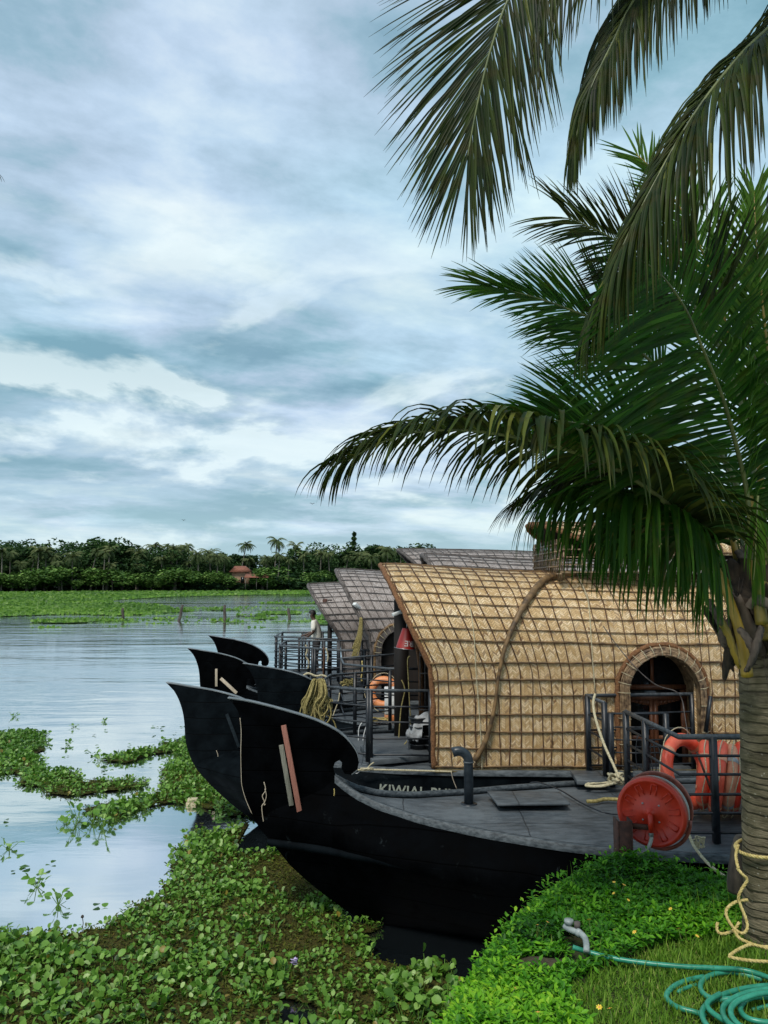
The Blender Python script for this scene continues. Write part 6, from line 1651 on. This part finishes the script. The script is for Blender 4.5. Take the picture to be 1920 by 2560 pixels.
# ---- yellow rope round the palm trunk
q = MB()
zr_ = P(1900, 2152, 4.4).z
ring = [Vector((TX-.01+.165*math.cos(a), TY+.165*math.sin(a), zr_+.02*math.cos(a)-.0)) for a in np.linspace(math.pi*1.0, math.pi*3.0, 30)]
ropeify(q, ring, .0105)
ropeify(q, smooth_path([P(1843, 2170, 4.45), P(1856, 2186, 4.43), P(1868, 2200, 4.43), P(1853, 2225, 4.43), P(1846, 2245, 4.43), P(1854, 2270, 4.42), P(1866, 2300, 4.40), P(1868, 2322, 4.38), P(1856, 2334, 4.35), P(1836, 2322, 4.37), P(1818, 2295, 4.4), P(1816, 2275, 4.42), P(1830, 2260, 4.44), P(1850, 2252, 4.45), P(1870, 2250, 4.45)], 6), .0088)
ropeify(q, smooth_path([P(1848, 2305, 4.42), P(1838, 2322, 4.42), P(1820, 2332, 4.42), P(1800, 2334, 4.42), P(1792, 2322, 4.44), P(1794, 2306, 4.45)], 6), .0088)
ropeify(q, smooth_path([P(1836, 2325, 4.35), P(1848, 2345, 4.3), P(1870, 2356, 4.27), P(1900, 2366, 4.24), P(1935, 2368, 4.22), P(1950, 2376, 4.2), P(1930, 2374, 4.2), P(1880, 2362, 4.22), P(1850, 2372, 4.18), P(1828, 2386, 4.12), P(1824, 2392, 4.1), P(1850, 2398, 4.08), P(1880, 2402, 4.07), P(1930, 2404, 4.06), P(1980, 2400, 4.06)], 6), .0088)
ropeify(q, smooth_path([P(1846, 2112, 4.6), P(1840, 2135, 4.55), P(1842, 2155, 4.48), P(1846, 2172, 4.44)], 6), .009)
thing(q, 'yellow_rope', M['rope_yellow'], 'yellow laid rope tied round the palm trunk and looping down to the lawn', 'rope')
# leaning stump behind the trunk
q = MB(); q.tube(smooth_path([P(1858, 2090, 5.0), P(1856, 2140, 5.0), P(1848, 2190, 5.0), P(1846, 2230, 5.0)], 4), [.04, .055, .06, .07]+[.07]*9, 10)
thing(q, 'dry_stump', M['deadleaf'], 'brown dry stump close behind the palm trunk', 'stump', smooth=True)

# ================================================================== WATER HYACINTH
# leaf: spoon shaped, cupped, on an inflated stalk
def hy_leaf(): 
    T = []; F = []
    rows = [(0, .0, 0), (.18, .34, .03), (.5, .5, .06), (.8, .40, .03), (1., .0, -.05)]
    T.append((0, 0, 0)); 
    for y, w, z in rows[1:4]: T += [(-w, y, z+.10*w), (0, y, z-.05), (w, y, z+.10*w)]
    T.append((0, 1.04, -.06))
    F = [(0, 2, 1), (0, 3, 2), (1, 2, 5), (1, 5, 4), (2, 3, 6), (2, 6, 5), (4, 5, 8), (4, 8, 7), (5, 6, 9), (5, 9, 8), (7, 8, 10), (8, 9, 10)]
    return np.array(T), F
HT, HF = hy_leaf()
ST = np.array([(-.5, 0, 0), (.5, 0, 0), (-.35, 0, 1), (.35, 0, 1), (0, .6, 0), (0, .5, 1)]); SF = [(0, 1, 3), (0, 3, 2), (1, 4, 5), (1, 5, 3), (4, 0, 2), (4, 2, 5)]
def hyacinth(x, y, g, size, nl=7, height=.16):
    """rosettes at x,y; returns mesh arrays"""
    parts = []; n = len(x)
    for k in range(nl):
        a = k*6.2832/nl+g.uniform(0, 1.2, n); out_ = size*g.uniform(.35, 1.35, n); h = height*g.uniform(.35, 1.25, n)*size/.12
        p = np.stack([x+np.cos(a)*out_, y+np.sin(a)*out_, h], 1)
        L = size*g.uniform(.62, 1.15, n)
        yaw = a-math.pi/2+g.normal(0, .6, n); tilt = g.normal(.42, .6, n)
        parts.append(scatter(HT, HF, p, rotmats(yaw, tilt, g.normal(0, .35, n)), np.stack([L*.82, L, L], 1), np.where(g.uniform(0, 1, n) < .012, 1., np.clip(g.normal(.46, .22, n), 0, .96))))
        # stalk from the heart to the leaf
        v = p-np.stack([x, y, np.zeros(n)], 1); ln = np.linalg.norm(v, axis=1); zax = v/ln[:, None]; xax = np.cross(zax, np.array([0, 0, 1.])); xax /= np.linalg.norm(xax, axis=1)[:, None]+1e-9; yax = np.cross(zax, xax)
        m = np.stack([xax, yax, zax], -1)
        parts.append(scatter(ST, SF, np.stack([x, y, np.full(n, -.01)], 1), m, np.stack([size*.11, size*.11, ln], 1) if np.ndim(size) else np.stack([np.full(n, size*.11), np.full(n, size*.11), ln], 1), np.clip(g.normal(.55, .1, n), 0, 1)))
    return cat_np(parts)
def near_mask(x, y):
    """where weed covers the near water"""
    A = [G(px, py)[:2] for px, py in ((-200, 2290), (60, 2345), (150, 2325), (245, 2312), (330, 2245), (400, 2190), (440, 2135), (540, 2120), (480, 2105), (455, 2070), (500, 2050), (560, 2062), (610, 2040), (660, 2030), (760, 2100), (1000, 2260), (1100, 2330))]
    A = [(float(a), float(b)) for a, b in A]+[(1.6, 6.9), (1.0, 5.7), (.5, 4.9), (.25, 3.9), (-.1, 3), (-5.5, 3)]
    return polydist(x, y, A)
def mats(x, y):
    """cover value >0 where mats float"""
    nz = fbm(x, y, 1.3, 61, 4)-.5+.35*(fbm(x, y, 4.5, 66)-.5)
    v = near_mask(x, y)+nz*.9
    def strip(pxs, w, k=1.):
        nonlocal v
        P_ = [G(a, b)[:2] for a, b in pxs]; d = np.full(np.shape(x), 1e9)
        for a, b in zip(P_, P_[1:]):
            a = np.array(a); ab = np.array(b)-a; t = np.clip(((x-a[0])*ab[0]+(y-a[1])*ab[1])/(ab@ab), 0, 1); d = np.minimum(d, np.hypot(x-a[0]-t*ab[0], y-a[1]-t*ab[1]))
        v = np.maximum(v, w-d+nz*k)
    strip([(-80, 1870), (20, 1885), (70, 1925), (120, 1955), (180, 1965), (260, 1968)], .55, 1.3)
    strip([(-60, 1835), (40, 1845), (60, 1880)], .45, 1.)
    strip([(310, 1895), (380, 1880), (440, 1860), (500, 1890)], .42, 1.5)
    strip([(340, 2020), (400, 2010), (470, 1995), (540, 2010), (610, 2020)], .40, 1.2)
    strip([(470, 1900), (500, 1950), (560, 2000)], .55, 1.3)
    strip([(-40, 1700), (40, 1693), (80, 1700)], .42, 1.4)
    return v
g = np.random.default_rng(101)
def scatter_pts(n, x0, x1, y0, y1, cond):
    x = g.uniform(x0, x1, n); y = g.uniform(y0, y1, n); k = cond(x, y); return x[k], y[k]
def clear_boats(x, y):
    """keep the weed out of the hulls and the open dark gap beside the bank"""
    hullA = (y > 7.95-np.interp(x, [-.4, .2, 1., 2, 3], [.0, .16, .45, .8, 1.0])) & (y < 9.3) & (x > -.45)
    hb = (y > 9.9) & (x > -1.9)
    gap = inpoly(x, y, [G(900, 2345)[:2], G(1020, 2300)[:2], G(1250, 2250)[:2], (2.2, 6.6), (1.25, 5.85), (.72, 5.2), G(1120, 2420)[:2], G(1010, 2425)[:2], G(930, 2400)[:2]])
    gap |= inpoly(x, y, [G(700, 2500)[:2], G(790, 2520)[:2], G(800, 2590)[:2], G(690, 2590)[:2]])
    gap |= inpoly(x, y, [G(480, 2075)[:2], G(600, 2040)[:2], G(640, 2050)[:2], G(540, 2090)[:2]]) 
    return ~(hullA | hb | gap)
# moss bed: grid cells kept where the mats are
nxg, nyg = 420, 560; xx = np.linspace(-9, 2.2, nxg); yy = np.linspace(4.6, 19., nyg); X2, Y2 = np.meshgrid(xx, yy)
cv = mats(X2, Y2)+.35*(fbm(X2, Y2, 5., 70)-.5)
Z2 = .012+.022*fbm(X2, Y2, 9., 71)
V = np.stack([X2, Y2, Z2], -1).reshape(-1, 3); idx = np.arange(nxg*nyg).reshape(nyg, nxg); F = np.stack([idx[:-1, :-1], idx[:-1, 1:], idx[1:, 1:], idx[1:, :-1]], -1).reshape(-1, 4)
cc = V[F].mean(1); ok = ((cv.reshape(-1)[F].mean(1)) > .10) & clear_boats(cc[:, 0], cc[:, 1])
F = F[ok]; uq, inv = np.unique(F, return_inverse=True); me = np_mesh('moss_bed', V[uq], inv.reshape(-1, 4), smooth=True)
tag(link('moss_bed', me, M['mossbed'], loc=(-3, 8, 0)), 'olive floating moss between the hyacinth leaves', 'moss', None, 'stuff')
# moss leaflets
x, y = scatter_pts(150000, -9, 2.2, 4.6, 14, lambda x, y: (mats(x, y)+.35*(fbm(x, y, 5., 70)-.5) > .06) & clear_boats(x, y))
n = len(x); x = x[:70000]; y = y[:70000]; n = len(x)
V, F, C = scatter(LT, LF, np.stack([x, y, .02+g.uniform(0, .035, n)], 1), rotmats(g.uniform(0, 6.28, n), g.normal(.2, .45, n), g.normal(0, .4, n)), g.uniform(.022, .05, n), np.clip(.45+.9*(fbm(x, y, 1.8, 80)-.5)+g.normal(0, .18, n), 0, 1))
tag(link('floating_moss', np_mesh('floating_moss', V, F, C), M['leaf_moss'], loc=(-3, 7, 0)), 'small olive leaves of the floating moss', 'moss', None, 'stuff')
# hyacinth plants on the mats
x, y = scatter_pts(15500, -9, 2.2, 4.7, 19, lambda x, y: (mats(x, y) > .04) & (fbm(x, y, 1.1, 90)+.14*(y < 7.2)+.12*(x < -1.6) > .40) & clear_boats(x, y))
sz = .034+.050*fbm(x, y, .9, 95)*g.uniform(.7, 1.25, len(x))
V, F, C = hyacinth(x, y, g, sz, 7, .13)
tag(link('hyacinth_mat', np_mesh('hyacinth_mat', V, F, C, smooth=True), M['leaf_hy'], loc=(-3, 7, 0)), 'mat of water hyacinth with rounded green leaves round the prows', 'water hyacinth', None, 'stuff')
# taller clumps at the left edge and beside the bank
CL = [G(a, b) for a, b in ((-40, 2400), (30, 2390), (90, 2400), (140, 2420), (20, 2450), (1020, 2490), (1070, 2530), (1100, 2560), (640, 2430), (700, 2450))]
xx_ = np.array([c.x for c in CL for _ in range(5)])+g.normal(0, .13, len(CL)*5); yy_ = np.array([c.y for c in CL for _ in range(5)])+g.normal(0, .12, len(CL)*5)
V, F, C = hyacinth(xx_, yy_, g, .078*g.uniform(.75, 1.2, len(xx_)), 9, .22)
tag(link('hyacinth_clumps', np_mesh('hyacinth_clumps', V, F, C, smooth=True), M['leaf_hy'], loc=(-3, 6.5, 0)), 'taller hyacinth clumps with big leaves standing out of the mat', 'water hyacinth', None, 'stuff')
# floating single plants in open water: countable things
HS = [(231, 2060, 1.5, 'largest lone hyacinth plant floating in open water, left of the prows'), (162, 2062, .9, 'small lone hyacinth plant just left of the largest one'), (30, 2118, 1.0, 'lone hyacinth plant near the left picture edge'),
      (268, 1805, .55, 'small reddish-green hyacinth plant far out above the left mat'), (178, 1820, .6, 'flat small plant cluster far out, between the left edge and the prows'), (185, 1868, .8, 'small plant cluster above the left mat, upper one'), (247, 1890, .8, 'small plant cluster right of the left mat'),
      (80, 2222, 1.0, 'dark floating leaf cluster low at the left, near the big mat'), (158, 2248, 1.0, 'dark floating plant right of the low left leaf cluster'), (40, 1790, .9, 'low dark clump far out at the left edge')]
for px, py, s, lab in HS:
    c = G(px, py); k = 5 if s > 1 else 1
    xx_ = c.x+g.normal(0, .10*s, k); yy_ = c.y+g.normal(0, .10*s, k); V, F, C = hyacinth(xx_, yy_, g, .085*s**.5, 9 if k == 1 else 7, .15*s)
    tag(link('floating_plant', np_mesh('floating_plant', V, F, C, smooth=True), M['leaf_hy'], loc=(c.x, c.y, 0)), lab, 'water plant', 'lone plants floating in open water')
# stray pads
x, y = scatter_pts(520, -7, -.3, 6.2, 26, lambda x, y: (mats(x, y) < .0) & (mats(x, y) > -1.8) & clear_boats(x, y) & (fbm(x, y, .8, 99) > .47))
n = len(x); V, F, C = cat_np([scatter(HT, HF, np.stack([x+g.normal(0, .04, n), y+g.normal(0, .04, n), g.uniform(.005, .03, n)], 1), rotmats(g.uniform(0, 6.28, n), g.normal(0, .15, n)), g.uniform(.04, .10, n), np.clip(g.normal(.2, .15, n), 0, 1)) for _ in range(2)])
tag(link('stray_leaves', np_mesh('stray_leaves', V, F, C), M['leaf_hy'], loc=(-3, 9, 0)), 'loose small leaves scattered on the open water', 'leaves', None, 'stuff')
# hyacinth flower
p = G(735, 2412, .16); root = empty('hyacinth_flower', (p.x, p.y, 0), 'single pale lilac hyacinth flower in the green mat', 'flower')
q = MB()
for j in range(14):
    a = j*2.4; h = .16+.05*(j/14); t = Vector((math.cos(a), math.sin(a), .3)); s_ = Vector((-math.sin(a), math.cos(a), 0)); c = Vector((p.x, p.y, h))
    q.add([c, c+t*.018+s_*.012, c+t*.036, c+t*.018-s_*.012], [(0, 1, 2, 3)])
q.build('petals', M['lilac'], root); MB().tube([(p.x, p.y, 0), (p.x, p.y, .2)], .004, 5).build('stem', M['rachis'], root)
q = MB(); p = G(205, 2325); e = P(206, 2292, p.y); q.tube([p, p.lerp(e, .5)+Vector((.01, 0, 0)), e], .004, 5); q.lathe(e, [(.001, .02), (.014, .01), (.016, -.005), (.001, -.015)], 8)
thing(q, 'dry_flower_stalk', M['branch'], 'thin dry flower stalk standing out of the mat edge at the left', 'stalk')

# ---- far marsh: green strip below the wood and the tongue at the left
def far_mask(x, y):
    nz = fbm(x*.55, y*.25, .12, 120, 4)-.5
    tongue = [G(px, py)[:2] for px, py in ((-300, 1543), (0, 1541), (120, 1538), (190, 1534), (330, 1537), (480, 1529), (420, 1520), (330, 1513), (285, 1507), (330, 1501), (450, 1492), (700, 1487), (1100, 1484), (1100, 1476), (600, 1476), (300, 1482), (-300, 1488))]
    v = polydist(x, y, [(float(a), float(b)) for a, b in tongue])*.5+nz*5
    shore = (y-(shore_y(x)-20+10*(fbm(x, y*0, .05, 130)-.5)))*.5+nz*2
    def isl(px, py, rx, ry):
        nonlocal v
        c = G(px, py); v = np.maximum(v, (1-np.hypot((x-c.x)/rx, (y-c.y)/ry))*3+nz*4-.8)
    isl(235, 1553, 5, 2.2); isl(160, 1556, 2.4, 1.6); isl(415, 1549, 2.2, 1.8); isl(545, 1554, 1.6, 1.5); isl(650, 1548, 2., 1.5); isl(585, 1558, 2., .9)
    isl(820, 1560, 1.2, 2.5); isl(812, 1545, 1.4, 3.5); isl(560, 1526, 3, .8); isl(720, 1510, 5, 1.5); isl(700, 1535, 3, 2); isl(620, 1540, 3, 1.2); isl(500, 1556, .8, .6)
    return np.maximum(v, shore)
x = g.uniform(-140, 60, 330000); y = 60+g.uniform(0, 1, 330000)**1.0*172; w = g.uniform(0, 1, 330000) < np.clip(75/y, .2, 1)**1.5*1.2
x, y = x[w], y[w]; k = (far_mask(x, y) > 0) & (np.abs(x) < .56*y+3) & (x < .2*y); x, y = x[k], y[k]; n = len(x); s = np.clip(y/75, .9, 3.2)
V, F, C = scatter([(-.5, 0, 0), (.5, 0, 0), (.35, .2, .9), (-.4, .2, .8)], [(0, 1, 2, 3)], np.stack([x, y, g.uniform(0, .12, n)*s], 1), rotmats(g.uniform(-1.2, 1.2, n), g.normal(-.4, .5, n)), np.stack([.26*s, .2*s, g.uniform(.14, .30, n)*s**.8], 1),
                  np.clip(g.normal(.45, .2, n)+1.2*(fbm(x, y, .12, 140)-.5), 0, 1))
tag(link('far_hyacinth', np_mesh('far_hyacinth', V, F, C), M['leaf_marsh'], loc=(-30, 110, 0)), 'bright green marsh of floating hyacinth in front of the far wood', 'water hyacinth', None, 'stuff')
xx = np.linspace(-150, 62, 330); yy = np.concatenate([np.linspace(56, 110, 150), np.linspace(110.5, 221, 120)]); X2, Y2 = np.meshgrid(xx, yy); cv = far_mask(X2, Y2)
V = np.stack([X2, Y2, np.full_like(X2, .03)+.05*fbm(X2, Y2, .8, 7)], -1).reshape(-1, 3); idx = np.arange(X2.size).reshape(X2.shape); F = np.stack([idx[:-1, :-1], idx[:-1, 1:], idx[1:, 1:], idx[1:, :-1]], -1).reshape(-1, 4)
F = F[cv.reshape(-1)[F].mean(1) > .3]; uq, inv = np.unique(F, return_inverse=True)
tag(link('marsh_bed', np_mesh('marsh_bed', V[uq], inv.reshape(-1, 4)), M['farbed'], loc=(-30, 110, 0)), 'flat green weed carpet under the far hyacinth leaves', 'weed carpet', None, 'stuff')
# thin drifting strips between the stakes
x = g.uniform(-26, 12, 26000); y = g.uniform(55, 100, 26000)
k = (fbm(x*.35, y*1.5, .5, 150) > .64) & (fbm(x, y, .07, 152) > .48) & (x > -25) & (x < .16*y); x, y = x[k], y[k]; n = len(x)
V, F, C = scatter([(-.5, 0, 0), (.5, 0, 0), (.35, .3, .8), (-.4, .3, .7)], [(0, 1, 2, 3)], np.stack([x, y, np.zeros(n)], 1), rotmats(g.uniform(-1.2, 1.2, n), g.normal(-.7, .4, n)), g.uniform(.10, .24, n), np.clip(g.normal(.3, .25, n), 0, 1))
tag(link('drifting_weed', np_mesh('drifting_weed', V, F, C), M['leaf_marsh'], loc=(-5, 80, 0)), 'thin drifting strips of weed round the mooring stakes', 'weed', None, 'stuff')
